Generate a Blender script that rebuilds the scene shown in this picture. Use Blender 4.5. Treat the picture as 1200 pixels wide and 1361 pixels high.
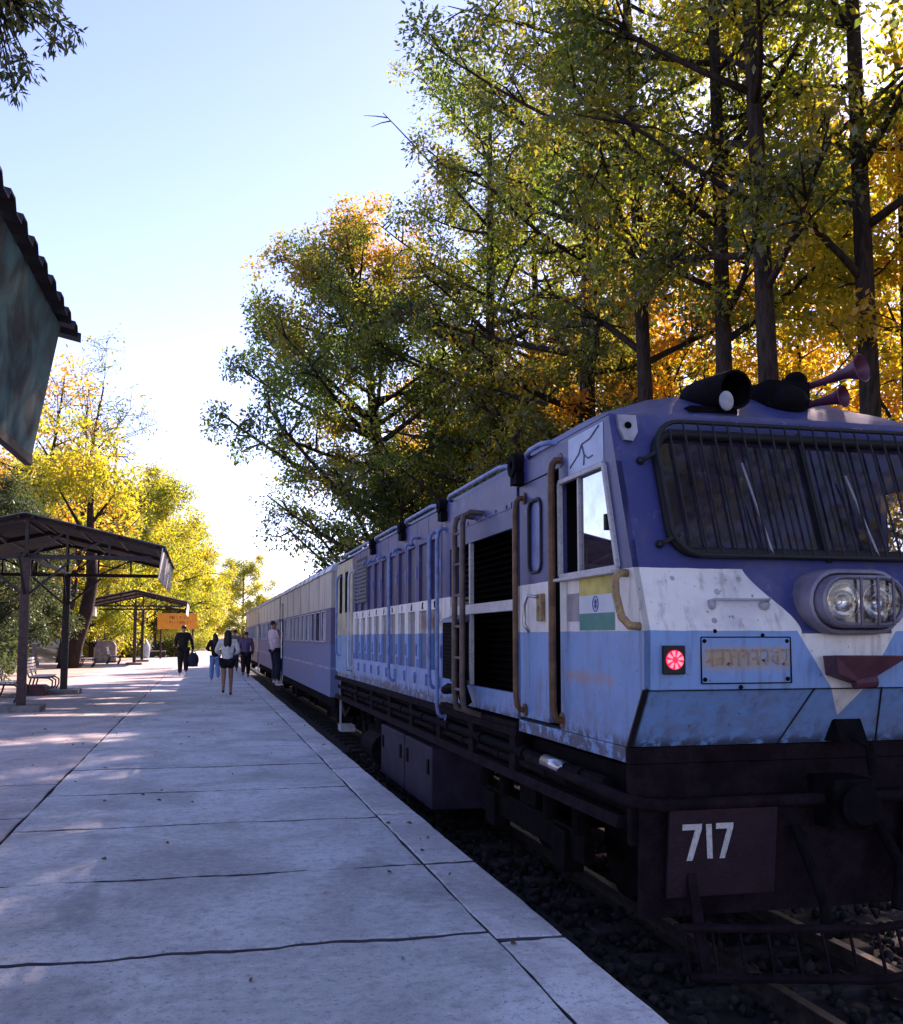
import bpy, bmesh, math, random
import numpy as np
from mathutils import Vector, Matrix, Quaternion

for o in list(bpy.data.objects):
    bpy.data.objects.remove(o, do_unlink=True)
SC = bpy.context.scene
COL = SC.collection
R = math.radians
PI = math.pi

# ------------------------------------------------------------------ camera, sky, sun, exposure
cam = bpy.data.cameras.new('camera')
cam_o = bpy.data.objects.new('camera', cam); COL.objects.link(cam_o)
cam.sensor_fit = 'HORIZONTAL'; cam.sensor_width = 36.0
cam.lens = 36.0 * 1350 / 1200
cam.shift_y = 39.5 / 1200
cam.clip_start = 0.05; cam.clip_end = 3000
cam_o.location = (0, 0, 1.5)
cam_o.rotation_euler = (R(90 + 5.332), 0, R(-13.679))
SC.camera = cam_o

SUN_AZ, SUN_EL = 38.3, 30.8
w = bpy.data.worlds.new('World'); SC.world = w; w.use_nodes = True
wn = w.node_tree; wn.nodes.clear()
sky_n = wn.nodes.new('ShaderNodeTexSky'); sky_n.sky_type = 'NISHITA'; sky_n.sun_disc = False
sky_n.sun_elevation = R(SUN_EL); sky_n.sun_rotation = R(SUN_AZ)
sky_n.altitude = 1500; sky_n.air_density = 1.0; sky_n.dust_density = .5; sky_n.ozone_density = 1.5
bg_n = wn.nodes.new('ShaderNodeBackground'); bg_n.inputs[1].default_value = 0.11
out_n = wn.nodes.new('ShaderNodeOutputWorld')
wn.links.new(sky_n.outputs[0], bg_n.inputs[0]); wn.links.new(bg_n.outputs[0], out_n.inputs[0])

sun = bpy.data.lights.new('sun', 'SUN'); sun.energy = 5.0; sun.angle = R(0.6); sun.color = (1.0, 0.86, 0.66)
sun_o = bpy.data.objects.new('sun', sun); COL.objects.link(sun_o)
sd = Vector((math.sin(R(SUN_AZ)) * math.cos(R(SUN_EL)), math.cos(R(SUN_AZ)) * math.cos(R(SUN_EL)), math.sin(R(SUN_EL))))
sun_o.rotation_euler = (-sd).to_track_quat('-Z', 'Y').to_euler()
sun_o.location = (20, 20, 30)

SC.view_settings.view_transform = 'Standard'; SC.view_settings.look = 'None'
SC.view_settings.gamma = 1.0; SC.view_settings.use_curve_mapping = False
SC.view_settings.exposure = 1.6
SC.view_settings.use_white_balance = True; SC.view_settings.white_balance_temperature = 6500; SC.view_settings.white_balance_tint = 40
SC.render.engine = 'CYCLES'
SC.cycles.max_bounces = 8; SC.cycles.diffuse_bounces = 6; SC.cycles.glossy_bounces = 4
SC.cycles.transmission_bounces = 6; SC.cycles.transparent_max_bounces = 8
SC.cycles.caustics_reflective = False; SC.cycles.caustics_refractive = False
SC.cycles.use_denoising = True

# ------------------------------------------------------------------ node helper
class S:
    """a socket with arithmetic"""
    def __init__(s, t, o): s.t = t; s.o = o
    def _m(s, op, *a):
        n = s.t.nt.nodes.new('ShaderNodeMath'); n.operation = op
        for i, v in enumerate((s,) + a):
            if isinstance(v, S): s.t.nt.links.new(v.o, n.inputs[i])
            else: n.inputs[i].default_value = v
        return S(s.t, n.outputs[0])
    def __add__(s, b): return s._m('ADD', b)
    def __sub__(s, b): return s._m('SUBTRACT', b)
    def __mul__(s, b): return s._m('MULTIPLY', b)
    def __truediv__(s, b): return s._m('DIVIDE', b)
    def gt(s, b): return s._m('GREATER_THAN', b)
    def lt(s, b): return s._m('LESS_THAN', b)
    def abs(s): return s._m('ABSOLUTE')
    def mn(s, b): return s._m('MINIMUM', b)
    def mx(s, b): return s._m('MAXIMUM', b)
    def pw(s, b): return s._m('POWER', b)
    def step(s, a, b):
        n = s.t.nt.nodes.new('ShaderNodeMapRange'); n.interpolation_type = 'SMOOTHSTEP'
        s.t.nt.links.new(s.o, n.inputs[0]); n.inputs[1].default_value = a; n.inputs[2].default_value = b
        return S(s.t, n.outputs[0])

class T:
    def __init__(s, name):
        s.m = bpy.data.materials.new(name); s.m.use_nodes = True
        s.nt = s.m.node_tree; s.nt.nodes.clear()
        s.out = s.nt.nodes.new('ShaderNodeOutputMaterial')
    def coord(s, kind='Object', obj=None, scale=(1, 1, 1)):
        n = s.nt.nodes.new('ShaderNodeTexCoord')
        if obj: n.object = obj
        o = n.outputs[kind]
        if scale != (1, 1, 1):
            mp = s.nt.nodes.new('ShaderNodeMapping'); s.nt.links.new(o, mp.inputs[0]); mp.inputs[3].default_value = scale
            o = mp.outputs[0]
        return S(s, o)
    def xyz(s, c):
        n = s.nt.nodes.new('ShaderNodeSeparateXYZ'); s.nt.links.new(c.o, n.inputs[0])
        return S(s, n.outputs[0]), S(s, n.outputs[1]), S(s, n.outputs[2])
    def noise(s, c, scale, detail=4, rough=.6, dist=0):
        n = s.nt.nodes.new('ShaderNodeTexNoise'); s.nt.links.new(c.o, n.inputs['Vector'])
        n.inputs['Scale'].default_value = scale; n.inputs['Detail'].default_value = detail
        n.inputs['Roughness'].default_value = rough; n.inputs['Distortion'].default_value = dist
        return S(s, n.outputs[0])
    def voro(s, c, scale, feat='F1', out=0):
        n = s.nt.nodes.new('ShaderNodeTexVoronoi'); n.feature = feat; s.nt.links.new(c.o, n.inputs['Vector'])
        n.inputs['Scale'].default_value = scale
        return S(s, n.outputs[out])
    def island(s):
        n = s.nt.nodes.new('ShaderNodeNewGeometry'); return S(s, n.outputs['Random Per Island'])
    def objrand(s):
        n = s.nt.nodes.new('ShaderNodeObjectInfo'); return S(s, n.outputs['Random'])
    def mix(s, f, a, b):
        n = s.nt.nodes.new('ShaderNodeMix'); n.data_type = 'RGBA'
        for sk, v in ((n.inputs[0], f), (n.inputs[6], a), (n.inputs[7], b)):
            if isinstance(v, S): s.nt.links.new(v.o, sk)
            elif isinstance(v, (int, float)): sk.default_value = v
            else: sk.default_value = (*v, 1)
        return S(s, n.outputs[2])
    def ramp(s, f, stops):
        n = s.nt.nodes.new('ShaderNodeValToRGB'); e = n.color_ramp.elements
        while len(e) < len(stops): e.new(0.5)
        for i, (p, c) in enumerate(stops):
            e[i].position = p; e[i].color = (*c, 1)
        s.nt.links.new(f.o, n.inputs[0]); return S(s, n.outputs[0])
    def setp(s, sk, v):
        if isinstance(v, S): s.nt.links.new(v.o, sk)
        elif isinstance(v, tuple) and len(v) == 3: sk.default_value = (*v, 1)
        else: sk.default_value = v
    def bsdf(s, color, rough=.6, metal=0.0, bump=None, bstr=.3, bdist=.01, spec=.5, emit=None, estr=0, coat=0, trans=0, ior=1.45):
        n = s.nt.nodes.new('ShaderNodeBsdfPrincipled')
        s.setp(n.inputs['Base Color'], color); s.setp(n.inputs['Roughness'], rough); s.setp(n.inputs['Metallic'], metal)
        n.inputs['Specular IOR Level'].default_value = spec; n.inputs['Coat Weight'].default_value = coat
        n.inputs['Transmission Weight'].default_value = trans; n.inputs['IOR'].default_value = ior
        if emit: n.inputs['Emission Color'].default_value = (*emit, 1); n.inputs['Emission Strength'].default_value = estr
        if bump is not None:
            b = s.nt.nodes.new('ShaderNodeBump'); b.inputs['Strength'].default_value = bstr; b.inputs['Distance'].default_value = bdist
            s.nt.links.new(bump.o, b.inputs['Height']); s.nt.links.new(b.outputs[0], n.inputs['Normal'])
        s.nt.links.new(n.outputs[0], s.out.inputs[0]); return s.m

def simple(name, col, rough=.6, metal=0.0, var=.25, scale=6, bstr=.15, spec=.4, dirt=None):
    t = T(name); c = t.coord(); n = t.noise(c, scale, 5); n2 = t.noise(c, scale * 7, 3)
    a = tuple(v * (1 - var) for v in col); b = tuple(min(1, v * (1 + var)) for v in col)
    k = t.mix(n.step(.3, .7), a, b)
    if dirt: k = t.mix(n2.step(.5, .7) * .7, k, dirt)
    return t.bsdf(k, rough, metal, bump=n2, bstr=bstr, spec=spec)

M = {}
def add_mats():
    M['dark_steel'] = simple('dark_steel', (.007, .006, .008), .85, 0, .4, 9, .3, .05, (.010, .007, .006))
    M['frame_brown'] = simple('frame_brown', (.015, .009, .012), .85, 0, .4, 7, .3, .05, (.006, .005, .006))
    M['rust_rail'] = simple('rust_rail', (.15, .07, .03), .5, 0, .45, 9, .25, .4, (.06, .04, .03))
    M['brown_rail'] = simple('brown_rail', (.11, .075, .06), .45, 0, .4, 9, .2)
    M['blue_rail'] = simple('blue_rail', (.16, .22, .42), .45, 0, .3, 9, .2)
    M['ochre'] = simple('ochre', (.34, .22, .09), .45, 0, .3, 12, .2, .5, (.1, .06, .03))
    M['black'] = simple('black_grille', (.002, .002, .0025), .9, 0, .3, 12, .1, .05)
    M['grey_paint'] = simple('grey_paint', (.33, .33, .36), .45, 0, .2, 9)
    M['pale_paint'] = simple('pale_paint', (.52, .5, .5), .5, 0, .12, 9, .15, .4, (.3, .26, .22))
    M['steel'] = simple('bright_steel', (.45, .45, .47), .3, .9, .15, 9)
    M['rubber'] = simple('rubber', (.012, .012, .013), .6)
    M['cab_inside'] = simple('cab_inside', (.012, .012, .014), .7)
    M['sleeper'] = simple('sleeper', (.05, .04, .036), .85, 0, .3, 6, .5)
    M['rail_steel'] = simple('rail_steel', (.16, .12, .10), .35, .8, .3, 10)
    M['wood_grey'] = simple('wood_grey', (.62, .60, .58), .7, 0, .2, 8, .3)
    M['iron_dark'] = simple('iron_dark', (.03, .022, .022), .6, 0, .3, 10, .3)
    M['iron_brown'] = simple('iron_brown', (.06, .033, .03), .6, 0, .35, 10, .3)
    M['valance'] = simple('valance_white', (.62, .6, .58), .6, 0, .12, 3, .1, .3, (.4, .36, .3))
    M['roof_sheet'] = simple('roof_sheet', (.05, .04, .045), .55, .2, .35, 3, .2, .4, (.09, .05, .035))
    M['concrete_block'] = simple('concrete_block', (.22, .2, .19), .9, 0, .3, 5, .5)
    M['skin'] = simple('skin', (.30, .16, .10), .5, 0, .08, 12, .05)
    M['hair'] = simple('hair', (.012, .009, .008), .45, 0, .4, 60, .4)
    M['shoe_white'] = simple('shoe_white', (.6, .6, .62), .6)
    M['shoe_dark'] = simple('shoe_dark', (.03, .03, .035), .5)
    for n, c in dict(cloth_black=(.014, .013, .015), cloth_jeans=(.16, .26, .48), cloth_white=(.66, .65, .63), cloth_navy=(.02, .022, .04),
                     cloth_purple=(.10, .07, .13), cloth_pink=(.62, .48, .52), cloth_grey=(.12, .12, .13), cloth_maroon=(.08, .02, .03)).items():
        M[n] = simple(n, c, .85, 0, .18, 14, .35, .2)
add_mats()

# ------------------------------------------------------------------ mesh helper
class MB:
    def __init__(s): s.v = []; s.f = []; s.mi = []; s.k = 0; s.st = []
    def add(s, vs, fs):
        b = len(s.v); s.st.append((b, len(s.f))); s.v += [tuple(p) for p in vs]
        for f in fs: s.f.append(tuple(b + i for i in f)); s.mi.append(s.k)
        return s
    def box(s, x0, x1, y0, y1, z0, z1, rot=None, piv=None):
        vs = [Vector(p) for p in ((x0, y0, z0), (x1, y0, z0), (x1, y1, z0), (x0, y1, z0), (x0, y0, z1), (x1, y0, z1), (x1, y1, z1), (x0, y1, z1))]
        if rot is not None:
            c = Vector(piv) if piv is not None else sum(vs, Vector()) / 8
            vs = [c + rot @ (p - c) for p in vs]
        return s.add(vs, ((0, 3, 2, 1), (4, 5, 6, 7), (0, 1, 5, 4), (1, 2, 6, 5), (2, 3, 7, 6), (3, 0, 4, 7)))
    def bar(s, a, b, w, h=None, up=(0, 0, 1)):
        a = Vector(a); b = Vector(b); d = (b - a).normalized(); u = Vector(up)
        if abs(d.dot(u)) > .98: u = Vector((0, 1, 0))
        r = d.cross(u).normalized(); u = r.cross(d); h = h or w
        c = [(-w / 2, -h / 2), (w / 2, -h / 2), (w / 2, h / 2), (-w / 2, h / 2)]
        vs = [p + r * i + u * j for p in (a, b) for i, j in c]
        return s.add(vs, ((3, 2, 1, 0), (4, 5, 6, 7), (0, 1, 5, 4), (1, 2, 6, 5), (2, 3, 7, 6), (3, 0, 4, 7)))
    def tube(s, path, r, n=8, close=False, cap=True):
        path = [Vector(p) for p in path]; m = len(path)
        rs = r if isinstance(r, (list, tuple)) else [r] * m
        vs = []; ref = None
        for i, p in enumerate(path):
            if close: d = path[(i + 1) % m] - path[i - 1]
            else: d = path[min(i + 1, m - 1)] - path[max(i - 1, 0)]
            d = d.normalized() if d.length > 1e-9 else Vector((0, 0, 1))
            if ref is None: ref = d.orthogonal().normalized()
            ref = (ref - d * ref.dot(d)); ref = ref.normalized() if ref.length > 1e-6 else d.orthogonal().normalized()
            q = d.cross(ref)
            vs += [p + (ref * math.cos(2 * PI * j / n) + q * math.sin(2 * PI * j / n)) * rs[i] for j in range(n)]
        fs = []
        for i in range(m if close else m - 1):
            k = (i + 1) % m
            fs += [(i * n + j, i * n + (j + 1) % n, k * n + (j + 1) % n, k * n + j) for j in range(n)]
        if cap and not close:
            fs.append(tuple(range(n - 1, -1, -1))); fs.append(tuple((m - 1) * n + j for j in range(n)))
        return s.add(vs, fs)
    def prism(s, poly, axis, a, b):
        """poly: 2-D points, extruded along axis 0/1/2 from a to b"""
        def P(p, t):
            return [(t, p[0], p[1]), (p[0], t, p[1]), (p[0], p[1], t)][axis]
        n = len(poly); vs = [P(p, a) for p in poly] + [P(p, b) for p in poly]
        ar = sum(poly[i][0] * poly[(i + 1) % n][1] - poly[(i + 1) % n][0] * poly[i][1] for i in range(n))
        fs = [tuple(range(n)), tuple(range(2 * n - 1, n - 1, -1))] + [(i, i + n, (i + 1) % n + n, (i + 1) % n) for i in range(n)]
        return s.add(vs, fs)
    def lathe(s, origin, axis, prof, n=16):
        """prof: list of (radius, t along axis)"""
        o = Vector(origin); d = Vector(axis).normalized(); u = d.orthogonal().normalized(); q = d.cross(u); vs = []
        for r, t in prof: vs += [o + d * t + (u * math.cos(2 * PI * j / n) + q * math.sin(2 * PI * j / n)) * r for j in range(n)]
        fs = []
        for i in range(len(prof) - 1): fs += [(i * n + j, i * n + (j + 1) % n, (i + 1) * n + (j + 1) % n, (i + 1) * n + j) for j in range(n)]
        fs.append(tuple(range(n - 1, -1, -1))); fs.append(tuple((len(prof) - 1) * n + j for j in range(n)))
        return s.add(vs, fs)
    def ball(s, c, r, nu=10, nv=7):
        rx, ry, rz = r if isinstance(r, tuple) else (r, r, r); vs = [(c[0], c[1], c[2] + rz)]
        for i in range(1, nv):
            a = PI * i / nv
            vs += [(c[0] + rx * math.sin(a) * math.cos(2 * PI * j / nu), c[1] + ry * math.sin(a) * math.sin(2 * PI * j / nu), c[2] + rz * math.cos(a)) for j in range(nu)]
        vs.append((c[0], c[1], c[2] - rz)); fs = [(0, 1 + j, 1 + (j + 1) % nu) for j in range(nu)]
        for i in range(nv - 2): fs += [(1 + i * nu + j, 1 + (i + 1) * nu + j, 1 + (i + 1) * nu + (j + 1) % nu, 1 + i * nu + (j + 1) % nu) for j in range(nu)]
        l = len(vs) - 1; fs += [(l, 1 + (nv - 2) * nu + (j + 1) % nu, 1 + (nv - 2) * nu + j) for j in range(nu)]
        return s.add(vs, fs)
    def split(s, name, mat, parent=None, **k):
        """one object for each shape that was added"""
        st_ = s.st + [(len(s.v), len(s.f))]; o = None
        for (va, fa), (vb, fb) in zip(st_, st_[1:]):
            q = MB(); q.v = s.v[va:vb]; q.f = [tuple(i - va for i in f) for f in s.f[fa:fb]]; q.mi = [0] * (fb - fa)
            o = q.build(name, mat, parent, **k)
        return o
    def build(s, name, mat, parent=None, origin=None, bevel=0, smooth=False, auto=None):
        off = Vector(origin) if origin is not None else (Vector(parent['_o']) if parent is not None else Vector((0, 0, 0)))
        me = bpy.data.meshes.new(name)
        me.from_pydata([tuple(Vector(p) - off) for p in s.v], [], s.f)
        bm = bmesh.new(); bm.from_mesh(me); bmesh.ops.recalc_face_normals(bm, faces=bm.faces); bm.to_mesh(me); bm.free()
        mats = mat if isinstance(mat, (list, tuple)) else [mat]
        for q in mats: me.materials.append(M[q] if isinstance(q, str) else q)
        if len(mats) > 1: me.polygons.foreach_set('material_index', s.mi)
        if smooth or auto: me.polygons.foreach_set('use_smooth', [True] * len(me.polygons))
        if auto: me.set_sharp_from_angle(angle=R(auto))
        o = bpy.data.objects.new(name, me); COL.objects.link(o)
        if parent is not None: o.parent = parent; TMPO[o.name] = off
        else: o.location = off
        o['_o'] = tuple(off)
        if bevel:
            b = o.modifiers.new('bevel', 'BEVEL'); b.width = bevel; b.segments = 2; b.limit_method = 'ANGLE'; b.angle_limit = R(40)
        return o
TMPO = {}

def empty(name, loc):
    o = bpy.data.objects.new(name, None); COL.objects.link(o); o.location = loc; o['_o'] = tuple(loc); o.empty_display_size = .2
    return o
def tag(o, label=None, cat=None, group=None, kind=None):
    if label: o['label'] = label
    if cat: o['category'] = cat
    if group: o['group'] = group
    if kind: o['kind'] = kind
    return o
def copy_tree(o, parent=None):
    c = o.copy(); COL.objects.link(c)
    if parent is not None: c.parent = parent
    for ch in [x for x in bpy.data.objects if x.parent == o and x != c]: copy_tree(ch, c)
    return c
def np_mesh(name, verts, faces, mats, mi=None, smooth=False):
    """verts (N,3) array, faces (M,k) array"""
    me = bpy.data.meshes.new(name); k = faces.shape[1]; m = len(faces)
    me.vertices.add(len(verts)); me.vertices.foreach_set('co', verts.astype(np.float32).ravel())
    me.loops.add(m * k); me.loops.foreach_set('vertex_index', faces.astype(np.int32).ravel())
    me.polygons.add(m); me.polygons.foreach_set('loop_start', np.arange(0, m * k, k, dtype=np.int32))
    for q in mats: me.materials.append(M[q] if isinstance(q, str) else q)
    if mi is not None: me.polygons.foreach_set('material_index', mi.astype(np.int32))
    if smooth: me.polygons.foreach_set('use_smooth', [True] * m)
    me.update(calc_edges=True); me.validate(); return me
def link(name, me, parent=None, loc=(0, 0, 0)):
    o = bpy.data.objects.new(name, me); COL.objects.link(o); o.location = loc
    if parent is not None: o.parent = parent
    o['_o'] = tuple(loc) if parent is None else parent['_o']
    return o
def rrect(x0, x1, z0, z1, r, n=5):
    pts = []
    for cx, cz, a0 in ((x1 - r, z1 - r, 0), (x0 + r, z1 - r, 90), (x0 + r, z0 + r, 180), (x1 - r, z0 + r, 270)):
        pts += [(cx + r * math.cos(R(a0 + 90 * i / n)), cz + r * math.sin(R(a0 + 90 * i / n))) for i in range(n + 1)]
    return pts
def hole_plate(outer, inner):
    """outer rectangle (x0,x1,z0,z1), inner loop (list of 2-D points): verts, quads of a plate with a hole"""
    x0, x1, z0, z1 = outer; cx = sum(p[0] for p in inner) / len(inner); cz = sum(p[1] for p in inner) / len(inner)
    out = []
    for p in inner:
        dx, dz = p[0] - cx, p[1] - cz
        ks = []
        if dx > 1e-9: ks.append((x1 - cx) / dx)
        if dx < -1e-9: ks.append((x0 - cx) / dx)
        if dz > 1e-9: ks.append((z1 - cz) / dz)
        if dz < -1e-9: ks.append((z0 - cz) / dz)
        k = min(ks); out.append([cx + dx * k, cz + dz * k])
    for c in ((x0, z0), (x0, z1), (x1, z0), (x1, z1)):
        i = min(range(len(out)), key=lambda j: (out[j][0] - c[0]) ** 2 + (out[j][1] - c[1]) ** 2); out[i] = list(c)
    n = len(inner)
    return list(inner) + out, [(i, (i + 1) % n, n + (i + 1) % n, n + i) for i in range(n)]

# ------------------------------------------------------------------ ground, platform, track
rnd = random.Random(7)
RAIL_Z = -0.30
EDGE = 1.80          # platform edge
XC = 3.31            # track centre

def ground_mat():
    t = T('ground_earth'); c = t.coord()
    n = t.noise(c, .6, 6); n2 = t.noise(c, 9, 5)
    k = t.ramp(n, [(.25, (.10, .075, .05)), (.5, (.19, .14, .09)), (.75, (.26, .21, .14))])
    k = t.mix(n2.step(.45, .7) * .6, k, (.09, .08, .035))
    return t.bsdf(k, .95, bump=n2, bstr=.6, bdist=.03)
M['ground'] = ground_mat()
def leaf_floor_mat():
    t = T('earth_left'); c = t.coord()
    n = t.noise(c, .5, 6); n2 = t.noise(c, 7, 6); n3 = t.noise(c, 40, 3)
    k = t.ramp(n, [(.25, (.30, .24, .19)), (.55, (.42, .35, .28)), (.8, (.5, .43, .35))])
    k = t.mix(n2.step(.55, .7) * .5, k, (.2, .14, .08))
    return t.bsdf(k, .95, bump=n3, bstr=.5, bdist=.02)
M['earth_left'] = leaf_floor_mat()

def concrete(name, base, tint):
    t = T(name); c = t.coord()
    n1 = t.noise(c, .8, 6, .6, .8); n2 = t.noise(c, 3.2, 6, .62); n3 = t.noise(c, 70, 3, .7); n4 = t.noise(c, 1.4, 4, .5, 1.0)
    k = t.mix(n1.step(.32, .68), tuple(v * .66 for v in base), tuple(v * 1.18 for v in base))
    k = t.mix(n2.step(.48, .72) * .55, k, tint)
    k = t.mix(n4.step(.62, .74) * .5, k, (.76, .76, .78))          # worn pale patches
    k = t.mix(n4.step(.36, .22) * .55, k, (.27, .24, .25))         # dark stains
    sp = t.noise(c, 22, 2, .4)
    k = t.mix(sp.step(.70, .76) * .6, k, (.11, .10, .09))
    k = t.mix((n3.step(.35, .65)) * .22, k, (.6, .58, .58))
    k = t.mix(n3.step(.52, .78) * .35, k, (.30, .28, .29))
    n5 = t.noise(c, 150, 2, .5); k = t.mix(n5.step(.58, .72) * .4, k, (.22, .20, .22)); k = t.mix(n5.step(.40, .28) * .3, k, (.72, .70, .72))
    st2 = t.noise(t.coord('Object', None, (1, .45, 1)), 1.1, 5, .6, 1.2)
    k = t.mix(st2.step(.56, .70) * .5, k, tuple(v * .58 for v in tint))
    n6 = t.noise(c, 14, 5, .7); k = t.mix(n6.step(.48, .66) * .50, k, tuple(v * .60 for v in tint)); k = t.mix(n6.step(.46, .32) * .35, k, (.76, .74, .76)); n8 = t.noise(c, 2.1, 6, .72, .6); k = t.mix(n8.step(.52, .66) * .38, k, (.26, .235, .245)); k = t.mix(n8.step(.42, .30) * .35, k, (.74, .73, .75))
    n7 = t.noise(c, 38, 2, .5); k = t.mix(n7.step(.62, .68) * .6, k, (.20, .18, .19))
    rg = n2 * .25 + .68
    return t.bsdf(k, rg, bump=n3 + n2 * 1.6 + n6 * 1.2, bstr=.6, bdist=.008, spec=.3)
M['slab'] = concrete('platform_concrete', (.585, .58, .57), (.45, .42, .40))
M['slab_left'] = concrete('platform_earthy_concrete', (.52, .46, .44), (.42, .33, .30))
M['kerb'] = concrete('kerb_concrete', (.64, .61, .59), (.52, .47, .45))
M['joint'] = simple('joint_dirt', (.10, .09, .10), .95)

g = MB(); g.add([(-900, -900, -.52), (900, -900, -.52), (900, 1500, -.52), (-900, 1500, -.52)], [(0, 1, 2, 3)])
tag(g.build('ground', 'ground'), 'brown earth stretching out around the station', kind='structure')

# platform: base with slabs and kerb stones
plat = MB()
plat.box(-16, EDGE - .035, -8, 150, -.6, -.05)
plat_o = tag(plat.build('platform', 'joint', origin=(0, 0, 0)), 'grey concrete station platform running alongside the train', kind='structure')
def wavy(x0, x1, y, amp, n, seed):
    q = random.Random(seed); a = [q.uniform(-1, 1) for _ in range(5)]
    return [(x0 + (x1 - x0) * i / n, y + amp * (a[0] * math.sin(3.1 * (x0 + (x1 - x0) * i / n) + a[1] * 6) + .6 * a[2] * math.sin(9 * (x0 + (x1 - x0) * i / n) + a[3] * 6)) + amp * .22 * q.uniform(-1, 1)) for i in range(n + 1)]
def wavx(y0, y1, x, amp, n, seed):
    q = random.Random(seed); a = [q.uniform(-1, 1) for _ in range(4)]
    return [(x + amp * (a[0] * math.sin(2.3 * (y0 + (y1 - y0) * i / n) + a[1] * 6)) + amp * .5 * q.uniform(-1, 1), y0 + (y1 - y0) * i / n) for i in range(n + 1)]
def slab(name, x0, x1, ya, yb, mat, seed_a, seed_b, seedl, seedr, gap=.012, amp=.02, ztop=0.0, gx=.02):
    n = max(6, int((x1 - x0) * 22)); g = gx / 2; gy = gap / 2
    wl = lambda x, sd_: .75 + .45 * math.sin(2.1 * x + sd_) * math.sin(5.3 * x + sd_ * 2) + .18 * math.sin(31 * x + sd_)
    lo = [(x, y + gy * wl(x, seed_a)) for i, (x, y) in enumerate(wavy(x0 + g, x1 - g, ya, amp, n, seed_a))]
    hi = [(x, y - gy * wl(x, seed_b * 3.7)) for i, (x, y) in enumerate(wavy(x0 + g, x1 - g, yb, amp, n, seed_b))]
    m = max(3, int((yb - ya) * 6))
    rt = wavx(lo[-1][1], hi[-1][1], x1 - g, amp * .55, m, seedr)[1:-1] if seedr else []
    lf = wavx(lo[0][1], hi[0][1], x0 + g, amp * .55, m, seedl)[1:-1] if seedl else []
    poly = lo + rt + hi[::-1] + lf[::-1]
    b = MB(); nn = len(poly); zt = ztop + random.Random(seed_a).uniform(-.003, .003)
    vs = [(x, y, -.07) for x, y in poly] + [(x, y, zt - .006) for x, y in poly]
    cx = sum(p[0] for p in poly) / nn; cy = sum(p[1] for p in poly) / nn
    ins = [(x + max(-.010, min(.010, (cx - x))), y + max(-.014, min(.014, (cy - y))), zt) for x, y in poly]
    vs += ins
    fs = [(i, (i + 1) % nn, (i + 1) % nn + nn, i + nn) for i in range(nn)] + [(i + nn, (i + 1) % nn + nn, (i + 1) % nn + 2 * nn, i + 2 * nn) for i in range(nn)]
    fs.append(tuple(range(2 * nn, 3 * nn)))
    b.add(vs, fs); b.mi = [1] * nn + [0] * nn + [0]
    return b.build(name, [mat, 'joint'], plat_o)
JY = [-5, -3.2, -1.5, .1, 1.75, 3.45, 5.15, 6.75, 8.6, 10.4, 12.3, 14.4, 16.7, 19.2, 22, 25, 28.5, 32.5, 37, 42, 48, 55, 64, 75, 90, 110, 150]
for i in range(len(JY) - 1):
    slab('slab', -1.40, 1.448, JY[i], JY[i + 1], 'slab', 100 + i, 101 + i, 300 + i, 400 + i, gap=.072, gx=.005)
KY = [-5, -2.8, -.7, 1.2, 3.1, 5.0, 6.75, 8.65, 10.2, 11.8, 13.2, 15.3, 17.4, 19.4, 22, 24.6, 27.2, 30, 33, 36.5, 41, 47, 55, 66, 80, 100, 150]
for i in range(len(KY) - 1):
    slab('kerb_stone', 1.456, EDGE, KY[i], KY[i + 1], 'kerb', 600 + i, 601 + i, 300 + i, 500 + i, gap=.06, amp=.016, ztop=.004, gx=.004)
LY = [-5, -2.2, .9, 3.9, 6.6, 9.2, 11.2, 13.6, 17.2, 22, 30, 42, 60, 90, 150]
for i in range(len(LY) - 1):
    slab('slab', -4.6, -1.416, LY[i], LY[i + 1], 'slab_left', 800 + i, 801 + i, 820 + i, 840 + i, gap=.06, gx=.006)
b = MB(); b.box(-16, -4.61, -8, 150, -.06, -.012); b.build('earth_strip', 'earth_left', plat_o)
b = MB()
for i in range(30):
    y0 = -7 + i * 5.0
    b.box(EDGE - .035, EDGE - .022, y0 + .01, y0 + 4.99, -.6, -.075)
b.build('side_wall', 'kerb', plat_o)

# ballast bed
def ballast_mat():
    t = T('ballast'); c = t.coord(); r = t.island(); n = t.noise(c, 5, 4)
    k = t.ramp(r, [(.0, (.009, .008, .009)), (.45, (.024, .02, .021)), (.8, (.05, .04, .038)), (1, (.03, .018, .014))])
    k = t.mix(n.step(.4, .7) * .5, k, (.02, .016, .016))
    return t.bsdf(k, .9, bump=t.noise(c, 60, 3), bstr=.4)
M['ballast'] = ballast_mat()
b = MB(); b.add([(EDGE - .02, -10, -.46), (5.6, -10, -.46), (7, 150, -.5), (EDGE - .02, 150, -.46)], [(0, 1, 2, 3)])
tag(b.build('track_bed', 'ballast'), 'dark stony track bed under the train', kind='structure')
rs = np.random.RandomState(3)
ico = bmesh.new(); bmesh.ops.create_icosphere(ico, subdivisions=1, radius=1)
iv = np.array([v.co[:] for v in ico.verts]); fi = np.array([[v.index for v in f.verts] for f in ico.faces]); ico.free()
NST = 6500
pos = np.stack([rs.uniform(EDGE, 5.2, NST), 1.2 + 16 * rs.rand(NST) ** 1.5, np.full(NST, -.455) + rs.uniform(0, .05, NST)], 1)
sz = rs.uniform(.018, .042, (NST, 1, 1)) * rs.uniform(.6, 1.3, (NST, 1, 3))
jit = 1 + rs.uniform(-.3, .3, (NST, 12, 1))
ang = rs.rand(NST) * 6.28; ca, sa = np.cos(ang), np.sin(ang)
V = iv[None] * jit * sz
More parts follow.
